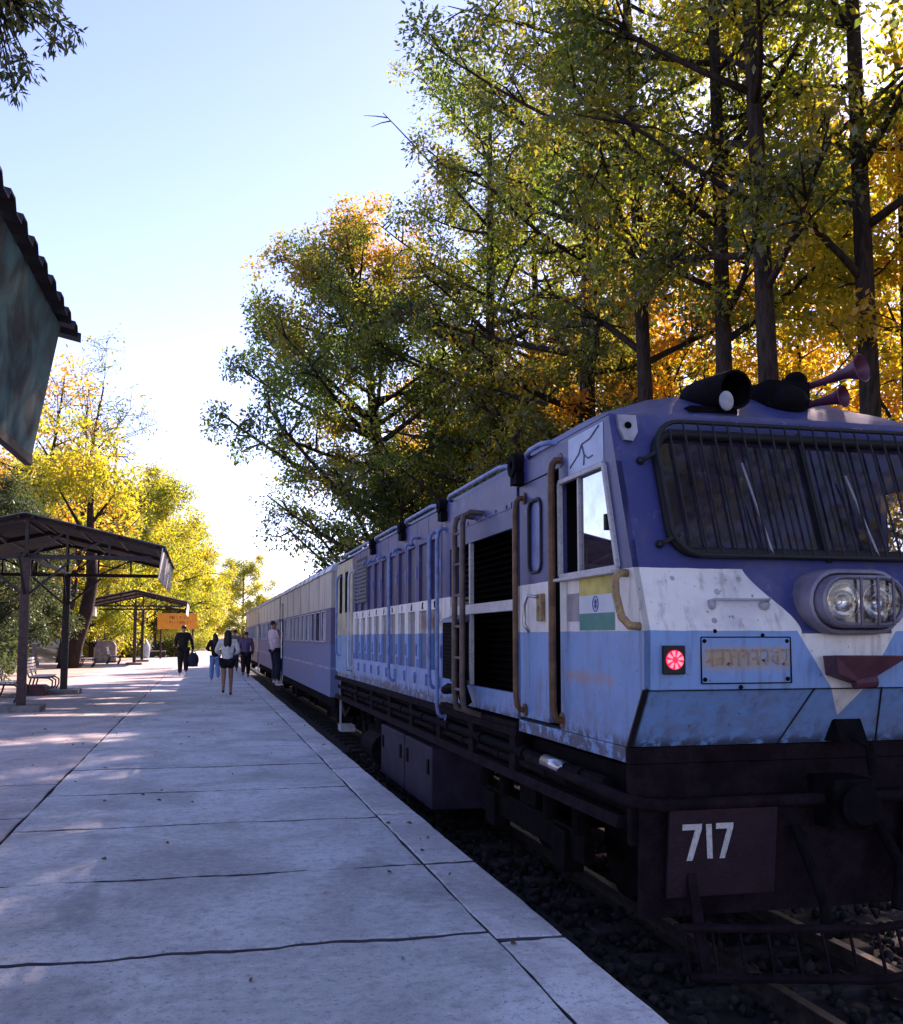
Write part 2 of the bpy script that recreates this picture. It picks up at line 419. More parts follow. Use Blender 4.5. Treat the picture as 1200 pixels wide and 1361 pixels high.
V = np.stack([V[..., 0] * ca[:, None] - V[..., 1] * sa[:, None], V[..., 0] * sa[:, None] + V[..., 1] * ca[:, None], V[..., 2]], -1) + pos[:, None]
F = fi[None] + (np.arange(NST) * 12)[:, None, None]
tag(link('ballast_stones', np_mesh('ballast_stones', V.reshape(-1, 3), F.reshape(-1, 3), ['ballast'])), 'loose dark ballast stones between platform edge and rails', kind='stuff')

trk = empty('railway_track', (XC, 0, -.42))
tag(trk, 'narrow gauge railway track under the train', kind='structure')
prof = [(-.055, 0), (.055, 0), (.055, .012), (.01, .03), (.01, .085), (.03, .095), (.03, .12), (-.03, .12), (-.03, .095), (-.01, .085), (-.01, .03), (-.055, .012)]
for sx in (-.38, .38):
    b = MB(); b.prism([(XC + sx + x, RAIL_Z - .12 + z) for x, z in prof], 1, -9, 150); b.build('rail', 'rail_steel', trk)
b = MB(); b.box(XC - .78, XC + .78, -.1, .1, -.5, -.415); s0 = b.build('sleeper', 'sleeper', trk, bevel=.012)
for i in range(60):
    y = -3 + i * .68
    if i == 0: s0.location.y = y; continue
    c = s0.copy(); COL.objects.link(c); c.parent = trk; c.location.y = y + rnd.uniform(-.03, .03); c.rotation_euler.z = rnd.uniform(-.03, .03)

# ------------------------------------------------------------------ locomotive
LX = 2.15; RX = 2 * XC - LX; HW = XC - LX      # platform-side face, far face, half width
loco = empty('diesel_locomotive', (XC, 4.75, RAIL_Z))
tag(loco, 'blue, white and navy diesel locomotive standing at the platform edge', 'locomotive')
NAVY, WHITE, BLUE = (.036, .043, .165), (.78, .75, .70), (.165, .32, .60)
def loco_paint(nm='loco_paint', tone=1.0):
    t = T(nm); c = t.coord('Object', loco); x, y, z = t.xyz(c); z = z + RAIL_Z; ax = x.abs()
    wob = (t.noise(c, 6, 3) - .5) * .012
    zz = z + wob
    wd = (zz.step(1.52, 1.88) * .27) + .27
    front = y.lt(.6)
    navy = zz.gt(1.856).mx(front * ax.lt(wd) * zz.gt(1.515))
    vw = (zz - 1.08) * .66
    white = zz.gt(1.53).mx(front * ax.lt(vw))
    k = t.mix(white, BLUE, WHITE); k = t.mix(navy, k, NAVY)
    # grime: blotches, vertical streaks, chips
    n1 = t.noise(c, 2.2, 6, .65); n2 = t.noise(t.coord('Object', loco, (7, 7, .8)), 2.0, 5, .65); n3 = t.noise(c, 34, 3, .6); n4 = t.noise(c, 11, 4, .7)
    k = t.mix(n1.step(.42, .75) * .40, k, (.17, .18, .27))
    k = t.mix(n2.step(.50, .74) * .55, k, (.10, .08, .085))
    k = t.mix(n2.step(.66, .74) * n1.step(.45, .6) * .6, k, (.17, .085, .04))
    low = zz.step(1.35, .85)
    k = t.mix(low * n4.step(.35, .65) * .55, k, (.16, .12, .13))
    k = t.mix(zz.step(1.0, .93) * n4.step(.42, .52) * .8, k, (.03, .03, .05))      # paint peeled along the sill
    k = t.mix(n3.step(.67, .72) * .75, k, (.07, .045, .04))
    k = t.mix(n4.step(.60, .72) * .22, k, (.34, .36, .44))
    # faded orange smears left by old lettering
    def smear(a0, a1, b0, b1, q):
        e = q.step(a0 - .06, a0 + .06) * q.step(a1 + .06, a1 - .06) * zz.step(b0 - .035, b0 + .03) * zz.step(b1 + .035, b1 - .03)
        return e * (n1 * .7 + n4 * .9).step(.45, .95)
    k = t.mix(front * smear(-.84, -.34, 1.34, 1.44, x) * .9, k, (.44, .28, .11))
    k = t.mix(smear(.40, 1.15, 1.24, 1.29, y) * x.lt(-1.1) * .6, k, (.42, .22, .12))
    k = t.mix(smear(4.5, 5.5, 1.58, 1.72, y) * x.lt(-1.1) * .8, k, (.40, .14, .07))
    if tone < 1: k = t.mix(n4.step(.25, .6) * .25 + .55, k, (.045, .035, .055))     # darker mix over the paint of the recessed panels
    return t.bsdf(k, n1 * .35 + .26, bump=n3 * .12 + n1 * 1.2 + t.noise(c, 4.5, 2, .4) * 1.6, bstr=.5, bdist=.012, spec=.5)
M['loco'] = loco_paint()
M['loco_inset'] = loco_paint('loco_inset_dark', .38)

def glass_mat(name, refl, tint, rough=.04):
    t = T(name)
    gl = t.nt.nodes.new('ShaderNodeBsdfGlossy'); gl.inputs['Color'].default_value = (.95, .97, 1, 1); gl.inputs['Roughness'].default_value = rough
    tr = t.nt.nodes.new('ShaderNodeBsdfTransparent'); tr.inputs['Color'].default_value = (*tint, 1)
    df = t.nt.nodes.new('ShaderNodeBsdfDiffuse'); df.inputs['Color'].default_value = (.13, .10, .19, 1)
    c = t.coord(); n = t.noise(c, 7, 5, .7)
    fr = t.nt.nodes.new('ShaderNodeFresnel'); fr.inputs[0].default_value = 1.5
    f = S(t, fr.outputs[0]) * (1 - refl) + refl
    m1 = t.nt.nodes.new('ShaderNodeMixShader'); t.nt.links.new(f.o, m1.inputs[0]); t.nt.links.new(tr.outputs[0], m1.inputs[1]); t.nt.links.new(gl.outputs[0], m1.inputs[2])
    m2 = t.nt.nodes.new('ShaderNodeMixShader'); t.nt.links.new((n.step(.35, .8) * .25 + .08).o, m2.inputs[0]); t.nt.links.new(m1.outputs[0], m2.inputs[1]); t.nt.links.new(df.outputs[0], m2.inputs[2])
    t.nt.links.new(m2.outputs[0], t.out.inputs[0]); return t.m
M['glass'] = glass_mat('window_glass', .02, (.4, .4, .44))
M['glass_mirror'] = glass_mat('boosted_mirror_glass', .62, (.3, .3, .32), .015)  # reflection raised far above plain glass so the pane shows bright sky
M['glass_lamp'] = glass_mat('lamp_glass', .03, (.95, .95, .95))

def yf(z):   # front profile of the nose: y of the front face at height z
    P = [(.93, 4.965), (1.234, 4.757), (1.53, 4.747), (1.86, 4.872), (2.73, 5.17)]
    for (a, ya), (b_, yb) in zip(P, P[1:]):
        if z <= b_: return ya + (yb - ya) * (z - a) / (b_ - a)
    return P[-1][1]
# cab side walls (window and door openings cut)
def cab_side(x0, x1, door):
    b = MB()
    b.prism([(yf(.93), .93), (5.98, .93), (5.98, 1.86), (4.872, 1.86), (4.747, 1.53), (4.757, 1.234)], 0, x0, x1)
    b.prism([(4.872, 1.86), (5.05, 1.86), (5.225, 2.45), (yf(2.45), 2.45)], 0, x0, x1)
    b.prism([(yf(2.45), 2.45), (5.98, 2.45), (5.98, 2.72), (5.166, 2.72)], 0, x0, x1)
    b.prism([(5.94, 1.86), (5.98, 1.86), (5.98, 2.45), (5.94, 2.45)], 0, x0, x1)
    b.prism([(5.98, 2.56), (6.86, 2.56), (6.86, 2.72), (5.98, 2.72)], 0, x0, x1)
    if not door: b.prism([(5.98, .93), (6.86, .93), (6.86, 2.56), (5.98, 2.56)], 0, x0, x1)
    return b
cab_side(LX, LX + .035, True).build('cab_side', 'loco', loco)
cab_side(RX - .035, RX, False).build('cab_side', 'loco', loco)
# door panel, half slid open, with a rounded window
inner = rrect(6.36, 6.62, 1.93, 2.42, .07)
v2, q2 = hole_plate((6.24, 6.84, .95, 2.555), inner); n2 = len(v2); b = MB()
b.add([(LX + .012, p[0], p[1]) for p in v2] + [(LX + .05, p[0], p[1]) for p in v2], [q for q in q2] + [tuple(i + n2 for i in q) for q in q2] + [(i, (i + 1) % len(inner), (i + 1) % len(inner) + n2, i + n2) for i in range(len(inner))] + [(len(inner) + i, len(inner) + (i + 1) % len(inner), len(inner) + (i + 1) % len(inner) + n2, len(inner) + i + n2) for i in range(len(inner))])
door = b.build('cab_door', 'loco', loco)
b = MB(); b.tube([(LX + .008, p[0], p[1]) for p in inner], .012, 6, close=True); b.build('window_gasket', 'rubber', door)
b = MB(); b.prism(inner, 0, LX + .025, LX + .031); b.build('pane', simple('shutter_blue', (.16, .2, .4), .35), door)
b = MB(); b.box(LX - .018, LX + .012, 6.30, 6.40, 1.60, 1.78); b.box(LX - .03, LX - .018, 6.34, 6.37, 1.66, 1.70); lk = b.build('lock_plate', 'ochre', door, bevel=.006)
b = MB(); b.tube([(LX - .02, 6.36, 1.76), (LX - .07, 6.42, 1.77), (LX - .085, 6.45, 1.70), (LX - .085, 6.45, 1.58), (LX - .06, 6.42, 1.53)], .012, 8); b.build('handle', 'steel', door, smooth=True)
# inside of the cab
b = MB()
b.box(LX + .06, RX - .06, 5.1, 6.84, .9, .93); b.box(LX + .06, RX - .06, 6.82, 6.86, .93, 2.7)
b.box(LX + .25, RX - .25, 5.05, 5.45, .93, 1.78); b.box(2.6, 2.9, 5.9, 6.2, .93, 1.5); b.box(3.7, 4.0, 5.9, 6.2, .93, 1.5)
b.box(2.62, 2.88, 6.14, 6.2, 1.5, 2.0); b.box(3.72, 3.98, 6.14, 6.2, 1.5, 2.0)
b.build('cab_interior', 'cab_inside', loco)
# sliding side window
b = MB(); pts = [(LX - .008, 5.045, 1.868), (LX - .008, 5.222, 2.455), (LX - .008, 5.945, 2.455), (LX - .008, 5.945, 1.868)]
for i in range(4): b.bar(pts[i], pts[(i + 1) % 4], .028, .03, up=(1, 0, 0))
wf = b.build('side_window', 'pale_paint', loco, bevel=.004)
b = MB(); b.prism([(5.055, 1.885), (5.63, 1.885), (5.63, 2.44), (5.222, 2.44)], 0, LX + .010, LX + .016); b.build('pane', 'glass_mirror', wf)
b = MB(); b.bar((LX + .004, 5.64, 1.88), (LX + .004, 5.64, 2.445), .02, .024); b.build('sash_bar', 'pale_paint', wf)
b = MB(); b.box(LX - .03, LX + .008, 5.16, 5.19, 2.08, 2.17); b.build('sash_catch', 'rubber', wf, bevel=.005)
b = MB(); b.box(LX - .06, LX + .002, 5.02, 5.96, 1.835, 1.853); b.build('sill', 'pale_paint', wf, bevel=.004)
# nose: windscreen wall
def FP(x, z, d=0):   # point on the raked windscreen plane pushed forward by d
    ny, nz = -.874, .300; l = math.hypot(ny, nz)
    return (x, 4.872 + (z - 1.86) * (.298 / .87) + ny / l * d, z + nz / l * d * 0 + .34 * d * .9)
winner = rrect(LX + .24, RX - .24, 1.94, 2.62, .12, 6)
v2, q2 = hole_plate((LX, RX, 1.86, 2.73), winner); n2 = len(v2); b = MB()
b.add([FP(p[0], p[1]) for p in v2] + [FP(p[0], p[1], -.04) for p in v2], list(q2) + [tuple(i + n2 for i in q) for q in q2] + [(i, (i + 1) % len(winner), (i + 1) % len(winner) + n2, i + n2) for i in range(len(winner))])
nose = b.build('windscreen_wall', 'loco', loco)
b = MB(); b.tube([FP(p[0], p[1], .01) for p in winner], .028, 8, close=True); b.build('gasket', 'rubber', nose, smooth=True)
b = MB()
for xa, xb in ((LX + .2, XC - .01), (XC + .01, RX - .2)):
    b.add([FP(xa, 1.9, -.02), FP(xb, 1.9, -.02), FP(xb, 2.66, -.02), FP(xa, 2.66, -.02)], [(0, 1, 2, 3)])
b.build('windscreen', 'glass', loco)
b = MB(); b.bar(FP(XC, 1.9, -.015), FP(XC, 2.66, -.015), .05, .03, up=(1, 0, 0)); b.build('mullion', 'rubber', loco)
# nose lower faces
b = MB()
b.add([(LX, 4.872, 1.86), (RX, 4.872, 1.86), (RX, 4.747, 1.53), (LX, 4.747, 1.53), (LX, 4.757, 1.234), (RX, 4.757, 1.234), (RX, 4.965, .93), (LX, 4.965, .93)], [(0, 1, 2, 3), (3, 2, 5, 4), (4, 5, 6, 7)])
nose2 = b.build('nose_panel', 'loco', loco)
b = MB(); b.bar((LX - .004, 4.752, 1.232), (LX - .004, 4.962, .935), .012, .014, up=(1, 0, 0)); b.bar((LX + .012, 4.748, 1.236), (LX + .012, 4.958, .935), .016, .012, up=(0, 0, 1)); b.build('corner_seam', 'rubber', nose2)
for xs in (XC - .30, XC + .30):
    b = MB(); b.bar((xs + (.1 if xs < XC else -.1), 4.752, 1.232), (xs, 4.960, .935), .008, .006); b.build('panel_seam', 'rubber', nose2)
b = MB(); b.box(LX + .01, RX - .01, 4.744, 4.752, 1.226, 1.231); b.build('panel_seam', 'dark_steel', nose2)
# skirt strip below the nose and along the cab
b = MB(); b.box(LX + .003, RX - .003, 4.975, 5.01, .84, .926); b.build('nose_skirt', 'frame_brown', loco, bevel=.005)
b = MB(); b.box(LX + .004, LX + .05, 5.012, 6.86, .845, .925); b.build('cab_skirt', 'loco', loco, bevel=.004)
# roof: arched loft from the brow to the tail
arch = [(-HW, 0), (-HW * .99, .03), (-HW * .86, .13), (-HW * .62, .23), (-HW * .32, .29), (0, .31), (HW * .32, .29), (HW * .62, .23), (HW * .86, .13), (HW * .99, .03), (HW, 0)]
def roof(ys, z0, name):
    b = MB(); n = len(arch)
    vs = [(XC + x, y + (0 if i else 0), z0 + z * k) for i, (y, k) in enumerate(ys) for x, z in arch]
    fs = []
    for i in range(len(ys) - 1): fs += [(i * n + j, i * n + j + 1, (i + 1) * n + j + 1, (i + 1) * n + j) for j in range(n - 1)]
    fs.append(tuple(range(n))); fs.append(tuple((len(ys) - 1) * n + j for j in range(n)))
    b.add(vs, fs); return b.build(name, 'loco', loco, auto=50)
roof([(5.172, .10), (5.35, .5), (5.62, .9), (5.9, 1.0), (6.84, 1.0)], 2.725, 'cab_roof')
roof([(6.86, .93), (16.6, .93), (16.9, .75)], 2.70, 'hood_roof')
# hood core
b = MB(); b.box(LX + .035, RX, 8.9, 15.0, .86, 2.70); b.box(LX + .26, RX, 6.88, 8.9, .86, 2.70); b.build('hood', 'loco', loco)
# side plates around the radiator opening
b = MB()
b.box(LX, LX + .034, 6.87, 6.97, .93, 2.70); b.box(LX, LX + .034, 6.97, 9.20, 2.28, 2.70); b.box(LX, LX + .034, 6.97, 9.20, .93, 1.10); b.box(LX, LX + .034, 8.90, 9.20, 1.10, 2.28)
b.build('radiator_surround', 'loco', loco)
b = MB(); b.box(LX + .20, LX + .255, 6.88, 8.9, .94, 2.69); b.box(LX + .036, LX + .2, 6.88, 6.9, .94, 2.69)
for i in range(24): z = 1.12 + i * .05; b.box(LX + .1, LX + .2, 6.9, 8.895, z, z + .006)
b.build('radiator_grille', 'black', loco)
b = MB(); b.box(LX - .004, LX + .03, 6.975, 8.895, 1.685, 1.765); b.box(LX - .006, LX + .03, 8.16, 8.20, 1.105, 1.683); b.box(LX - .006, LX + .03, 8.16, 8.20, 1.767, 2.275); b.split('grille_bar', 'pale_paint', loco, bevel=.004)
b = MB(); b.box(LX - .006, LX + .0, 6.99, 8.9, 2.425, 2.47)
for i in range(7): b.lathe((LX - .006, 7.1 + i * .28, 2.447), (-1, 0, 0), [(.014, 0), (.012, .008)], 8)
b.build('bolt_strip', 'loco', loco)
# engine-room doors along the hood
letters = random.Random(5)
dy0, dw = 9.22, .566
for i in range(10):
    ya = dy0 + i * dw + .008; yb = ya + dw - .016
    b = MB(); s_ = .085
    def ring(za, zb):
        pass
    zs = [(.93, 1.18), (1.76, 1.86), (2.44, 2.69)]
    for za, zb in zs: b.box(LX, LX + .034, ya, yb, za, zb)
    for za, zb in ((1.18, 1.76), (1.86, 2.44)):
        b.box(LX, LX + .034, ya, ya + s_, za, zb); b.box(LX, LX + .034, yb - s_, yb, za, zb)
    d = b.build('engine_door', 'loco', loco)
    for za, zb in ((1.18, 1.76), (1.86, 2.44)):
        b = MB(); b.box(LX + .029, LX + .0345, ya + s_, yb - s_, za, zb); b.build('inset_panel', 'loco_inset', d)
    b = MB(); yh = ya + .06
    b.box(LX - .022, LX, yh - .012, yh + .012, 1.02, 1.13); b.box(LX - .015, LX, yb - .05, yb - .03, 1.19, 1.27); b.split('latch', 'blue_rail', d)
    b = MB()
    for k, zz in enumerate((1.3, 2.1)): b.tube([(LX - .006, ya, zz), (LX - .006, ya, zz + .12)], .012, 6)
    b.split('hinge', 'blue_rail', d)
    b = MB()   # one worn painted letter on each door's white rail
    yl = ya + dw * .5; zl = 1.775; hgt = .065
    for k in range(letters.choice((2, 3, 3))):
        a = letters.uniform(-.04, .04); c_ = letters.uniform(-.04, .04)
        b.bar((LX - .0015, yl + a, zl), (LX - .0015, yl + (a if k == 0 else c_), zl + hgt), .003, .016, up=(0, 1, 0))
    if letters.random() < .7: b.bar((LX - .0015, yl - .04, zl + hgt * letters.choice((.1, .5, .95))), (LX - .0015, yl + .04, zl + hgt * letters.choice((.1, .5, .95))), .003, .014, up=(0, 0, 1))
    b.build('painted_letter', 'dark_steel', d)
# louvred tail panel and the tail end
b = MB(); b.box(LX, LX + .034, 14.89, 15.02, .93, 2.69); b.box(LX + .03, RX, 15.02, 16.9, .86, 2.69); b.build('tail_hood', 'loco', loco)
b = MB(); b.box(LX - .003, LX - .0005, 13.68, 14.66, 1.96, 2.60); b.build('louvre_backing', 'rubber', loco)
b = MB()
for i in range(11):
    z = 1.98 + i * .053
    b.add([(LX - .004, 13.72, z), (LX - .004, 14.62, z), (LX - .045, 14.62, z + .022), (LX - .045, 13.72, z + .022), (LX - .004, 14.62, z + .034), (LX - .004, 13.72, z + .034)], [(0, 1, 2, 3), (3, 2, 4, 5), (0, 3, 5), (1, 4, 2)])
b.split('louvre', 'grey_paint', loco)
b = MB(); b.prism([(15.06, .93), (16.75, .93), (16.9, 1.1), (16.9, 2.45), (16.8, 2.67), (15.06, 2.67)], 0, LX - .004, LX + .028); b.build('tail_side', simple('cream_tail', (.42, .37, .24), .55, 0, .3, 5, .2, .4, (.2, .2, .22)), loco)
b = MB(); b.box(LX - .008, LX - .004, 15.5, 15.85, 1.87, 2.5); b.box(LX - .008, LX - .004, 16.2, 16.5, 1.87, 2.5); b.split('tail_window', 'black', loco)
b = MB(); b.box(LX - .01, LX - .0085, 15.06, 16.88, .94, 1.52); b.build('tail_blue_panel', simple('tail_blue', (.14, .27, .44), .5, 0, .2), loco)
b = MB(); b.box(LX - .012, LX - .0102, 15.55, 15.57, 1.0, 1.86); b.box(LX - .012, LX - .0102, 15.0, 15.57, .985, 1.0); b.split('tail_door_seam', 'rubber', loco)
# hand rails and ladder
def rail(y, z0, z1, off, r, mat, name='handrail', n=4):
    p = [(LX + .01, y, z1)] + [(LX - off + off * (1 - math.sin(a)) , y, z1 - off * (1 - math.cos(a)) ) for a in [PI / 2 * i / n for i in range(1, n + 1)]]
    p = [(LX + .01, y, z1), (LX - off * .5, y, z1), (LX - off * .85, y, z1 - .03), (LX - off, y, z1 - .09), (LX - off, y, z0 + .09), (LX - off * .85, y, z0 + .03), (LX - off * .5, y, z0), (LX + .01, y, z0)]
    b = MB(); b.tube(p, r, 8)
    b.lathe((LX - .004, y, z1), (1, 0, 0), [(r * 2.2, 0), (r * 2.2, .008)], 10); b.lathe((LX - .004, y, z0), (1, 0, 0), [(r * 2.2, 0), (r * 2.2, .008)], 10)
    return b.build(name, mat, loco, auto=50)
rail(5.96, .99, 2.60, .06, .023, 'rust_rail')
rail(6.72, 1.0, 2.46, .06, .020, 'rust_rail')
b = MB()
for y in (7.79, 8.05):
    b.tube([(LX + .01, y, 2.48), (LX - .10, y, 2.49), (LX - .15, y, 2.46), (LX - .165, y, 2.40), (LX - .165, y, 1.05), (LX - .15, y, .93), (LX - .01, y, .88)], .024, 8)
for i in range(6): z = 1.08 + i * .25; b.tube([(LX - .165, 7.79, z), (LX - .165, 8.05, z)], .012, 6)
b.build('ladder', 'brown_rail', loco, auto=50)
b = MB(); b.box(LX - .11, LX + .02, 8.2, 8.72, 1.14, 1.62)
for i in range(14): z = 1.16 + i * .033; b.box(LX - .118, LX - .108, 8.23, 8.69, z, z + .014)
b.build('filter_box', 'dark_steel', loco, bevel=.008)
b = MB(); b.prism([(LX - .125, 1.62), (LX + .02, 1.62), (LX + .02, 1.69), (LX - .10, 1.655)], 1, 8.17, 8.75); b.build('filter_lid', simple('lid_purple', (.10, .08, .13), .5), loco)
b = MB(); b.tube([(LX - .06, 8.4, 1.16), (LX - .07, 8.4, 1.06), (LX - .1, 8.65, 1.04), (LX - .02, 8.85, 1.05)], .04, 8); b.tube([(LX - .08, 8.0, .97), (LX - .1, 8.1, 1.1), (LX - .06, 8.25, 1.2)], .05, 8); b.build('filter_pipe', 'dark_steel', loco, smooth=True)
for y, z0 in ((9.41, 1.02), (9.08, .78), (11.58, 1.0), (14.95, 1.05), (16.35, 1.2)):
    rail(y, z0, 2.49 if y < 14 else 2.46, .075, .018, 'blue_rail' if y != 14.95 else 'pale_paint')
for y in (10.25, 10.55, 11.3, 12.3, 12.62, 13.1, 13.5):
    b = MB(); b.tube([(LX + .01, y, 2.50 + .03 * math.sin(y * 7)), (LX - .07, y, 2.5 + .03 * math.sin(y * 7)), (LX - .085, y, 2.44)], .016, 8); b.build('door_hook', 'blue_rail', loco, smooth=True)
# roof-edge rods and lifting lugs
for a, c_ in ((6.0, 6.62), (6.95, 8.9), (9.25, 10.9), (11.2, 12.9), (13.2, 15.9)):
    b = MB(); z = 2.735
    b.tube([(LX + .03, a, z - .02), (LX - .03, a + .08, z), (LX - .045, a + .2, z + .01), (LX - .045, c_ - .2, z + .01), (LX - .03, c_ - .08, z), (LX + .03, c_, z - .02)], .018, 8); b.build('roof_rod', 'blue_rail', loco, smooth=True)
for y in (6.78, 9.08, 11.05, 13.05):
    b = MB(); r0 = .085 if y < 8 else .07
    pts = [(r0 * math.cos(2 * PI * i / 18), r0 * math.sin(2 * PI * i / 18)) for i in range(18)]; ins = [(p[0] * .38, p[1] * .38) for p in pts]; n = 18
    vs = [(LX + .02 + dx, y + p[0], 2.70 + p[1]) for dx in (-.09, .0) for p in pts + ins]
    fs = []
    for i in range(n):
        j = (i + 1) % n; fs += [(i, j, n + j, n + i), (2 * n + i, 2 * n + j, 3 * n + j, 3 * n + i), (i, j, 2 * n + j, 2 * n + i), (n + i, n + j, 3 * n + j, 3 * n + i)]
    b.add(vs, fs); b.box(LX - .06, LX + .06, y - .09, y + .05, 2.56, 2.64); b.build('lifting_lug', 'dark_steel', loco, auto=40)
# deck, pipes, underframe
b = MB(); b.box(LX - .015, RX + .015, 6.87, 16.95, .80, .86); b.box(LX - .02, LX + .06, 6.87, 9.2, .862, .90); b.build('deck', 'frame_brown', loco, bevel=.006)
b = MB(); b.box(LX + .12, RX - .12, 5.05, 16.9, .50, .795); b.build('underframe', 'dark_steel', loco)
b = MB(); b.prism([(LX - .02, .50), (LX + .06, .50), (LX + .06, .56), (LX - .0, .56)], 1, 5.1, 16.95); b.build('side_rail', 'frame_brown', loco)
b = MB()
for y in (6.95, 8.1, 9.3, 10.6, 11.9, 13.2, 14.6, 16.2): b.box(LX + .0, LX + .13, y, y + .14, .561, .799)
b.split('bracket', 'frame_brown', loco)
for z, x, r, ya, yb, mt in ((.70, LX + .02, .035, 5.3, 16.6, 'dark_steel'), (.62, LX + .05, .028, 6.0, 16.2, 'frame_brown'), (.76, LX + .07, .022, 6.9, 16.4, 'dark_steel')):
    b = MB(); b.tube([(x, ya, z), (x, yb, z)], r, 8)
    y = ya + .35
    while y < yb: b.lathe((x, y, z), (0, 1, 0), [(r * 1.35, 0), (r * 1.35, .07)], 10); y += 1.1
    b.build('air_pipe', mt, loco, smooth=False)
b = MB(); b.tube([(LX + .0, 5.95, .70), (LX + .0, 6.28, .705)], .046, 12); b.build('pipe_sleeve', 'steel', loco, smooth=True)
b = MB(); b.tube([(LX - .01, 6.6, .69), (LX - .01, 5.25, .665), (LX + .0, 5.0, .655), (LX + .05, 4.89, .648), (LX + .14, 4.86, .645), (RX - .14, 4.86, .645), (RX - .05, 4.89, .648), (RX, 5.0, .655), (RX + .01, 6.6, .69)], .034, 10); b.build('front_grab_bar', 'frame_brown', loco, smooth=True)
for ya, yb in ((9.58, 10.92), (10.98, 12.42)):
    b = MB(); b.box(LX - .01, LX + .5, ya, yb, -.14, .44); bx = b.build('battery_box', simple('box_purple', (.028, .02, .04), .7, 0, .3, 4, .3, .2, (.03, .02, .022)), loco, bevel=.012)
    b = MB(); b.box(LX - .022, LX - .01, ya + .12, ya + .2, .18, .32); b.box(LX - .022, LX - .01, yb - .2, yb - .12, .18, .32); b.split('hasp', 'dark_steel', bx)
b = MB(); b.tube([(LX + .1, 12.6, .1), (LX + .1, 13.5, .1)], .2, 16); b.build('air_tank', 'dark_steel', loco)
for yc in (7.6, 14.6):
    b = MB(); b.box(LX + .28, LX + .36, yc - 1.25, yc + 1.25, .02, .22); b.box(RX - .36, RX - .28, yc - 1.25, yc + 1.25, .02, .22); b.box(LX + .3, RX - .3, yc - .2, yc + .2, .05, .5)
    for yy in (yc - .85, yc + .85): b.box(LX + .24, LX + .38, yy - .14, yy + .14, -.08, .2); b.tube([(LX + .3, yy - .3, .2), (LX + .3, yy - .3, .46)], .06, 10); b.tube([(LX + .3, yy + .3, .2), (LX + .3, yy + .3, .46)], .06, 10)
    bg = b.build('bogie', 'dark_steel', loco, bevel=.01)
    for yy in (yc - .85, yc + .85):
        for sx in (-.40, .40):
            b = MB(); b.lathe((XC + sx, yy, RAIL_Z + .365), (1, 0, 0), [(.10, -.04), (.30, -.035), (.36, -.03), (.36, .03), (.385, .035), (.385, .055), (.1, .06)] if sx < 0 else [(.1, -.06), (.385, -.055), (.385, -.035), (.36, -.03), (.36, .03), (.1, .04)], 24); b.build('wheel', 'frame_brown', bg, auto=40)
b = MB(); b.box(LX + .0, LX + .22, 16.2, 16.6, .0, .1); b.bar((LX + .02, 16.45, .1), (LX + .02, 16.45, .8), .03); b.build('tail_step', 'grey_paint', loco)
# buffer beam with the number, cattle guard, coupler
b = MB(); b.box(LX + .02, RX - .02, 4.99, 5.05, .42, .838); b.build('buffer_beam', 'frame_brown', loco, bevel=.006)
b = MB(); b.prism([(4.84, .625), (4.87, .625), (4.93, .17), (4.90, .17)], 0, LX + .17, LX + .78); pl = b.build('number_plate', simple('plate_maroon', (.018, .005, .012), .6, 0, .3, 8, .3), loco, bevel=.006)
b = MB(); b.prism([(4.93, .64), (4.96, .64), (5.0, .06), (4.97, .06)], 0, LX + .05, RX - .05); b.build('pilot_panel', 'frame_brown', loco)
b = MB(); b.prism([(4.84, .625), (4.87, .625), (4.93, .17), (4.90, .17)], 0, RX - .78, RX - .17); b.build('guard_plate', 'frame_brown', loco, bevel=.006)
def digit(ch, x0, x1, z0, z1):
    w = x1 - x0; h = z1 - z0
    if ch == '7': P = [(0, 1), (1, 1), (1, .86), (.58, 0), (.28, 0), (.66, .84), (0, .84)]
    else: P = [(.30, 1), (.62, 1), (.78, 0), (.46, 0)]
    b = MB(); F = []
    q = [(x0 + p[0] * w, z0 + p[1] * h) for p in P]
    ypl = lambda z: 4.84 + (.625 - z) / (.625 - .17) * .06 - .002
    b.add([(x, ypl(z) - .004, z) for x, z in q] + [(x, ypl(z), z) for x, z in q], [tuple(range(len(q)))] + [(i, (i + 1) % len(q), (i + 1) % len(q) + len(q), i + len(q)) for i in range(len(q))])
    return b.build('digit', 'pale_paint', pl)
digit('7', 2.388, 2.495, .362, .548); digit('1', 2.49, 2.585, .368, .545); digit('7', 2.575, 2.672, .366, .548)
b = MB(); b.tube([(LX + .16, 4.78, .06), (XC, 4.6, .04), (RX - .16, 4.78, .06)], .022, 8); b.tube([(LX + .2, 4.72, -.16), (XC, 4.52, -.18), (RX - .2, 4.72, -.16)], .024, 8)
for i in range(15):
    f = i / 14; x = LX + .2 + f * (RX - LX - .4); k = 1 - abs(2 * f - 1)
    b.bar((x, 4.78 - .18 * k, .06 - .02 * k), (x, 4.72 - .2 * k, -.16 - .02 * k), .012)
for sx in (LX + .3, RX - .3): b.bar((sx, 4.95, .45), (sx, 4.75, -.15), .05, .03)
b.build('cattle_guard', 'frame_brown', loco)
b = MB(); b.box(XC - .11, XC + .11, 4.74, 5.0, .5, .76); b.lathe((XC, 4.74, .63), (0, -1, 0), [(.08, 0), (.10, .03), (.115, .07), (.09, .10)], 16); b.tube([(XC - .25, 4.9, .5), (XC - .27, 4.75, .35), (XC - .22, 4.7, .15), (XC - .2, 4.72, -.02)], .03, 8); b.tube([(XC + .25, 4.9, .5), (XC + .28, 4.75, .3), (XC + .2, 4.7, .1)], .03, 8)
b.build('coupler', 'dark_steel', loco, auto=40)
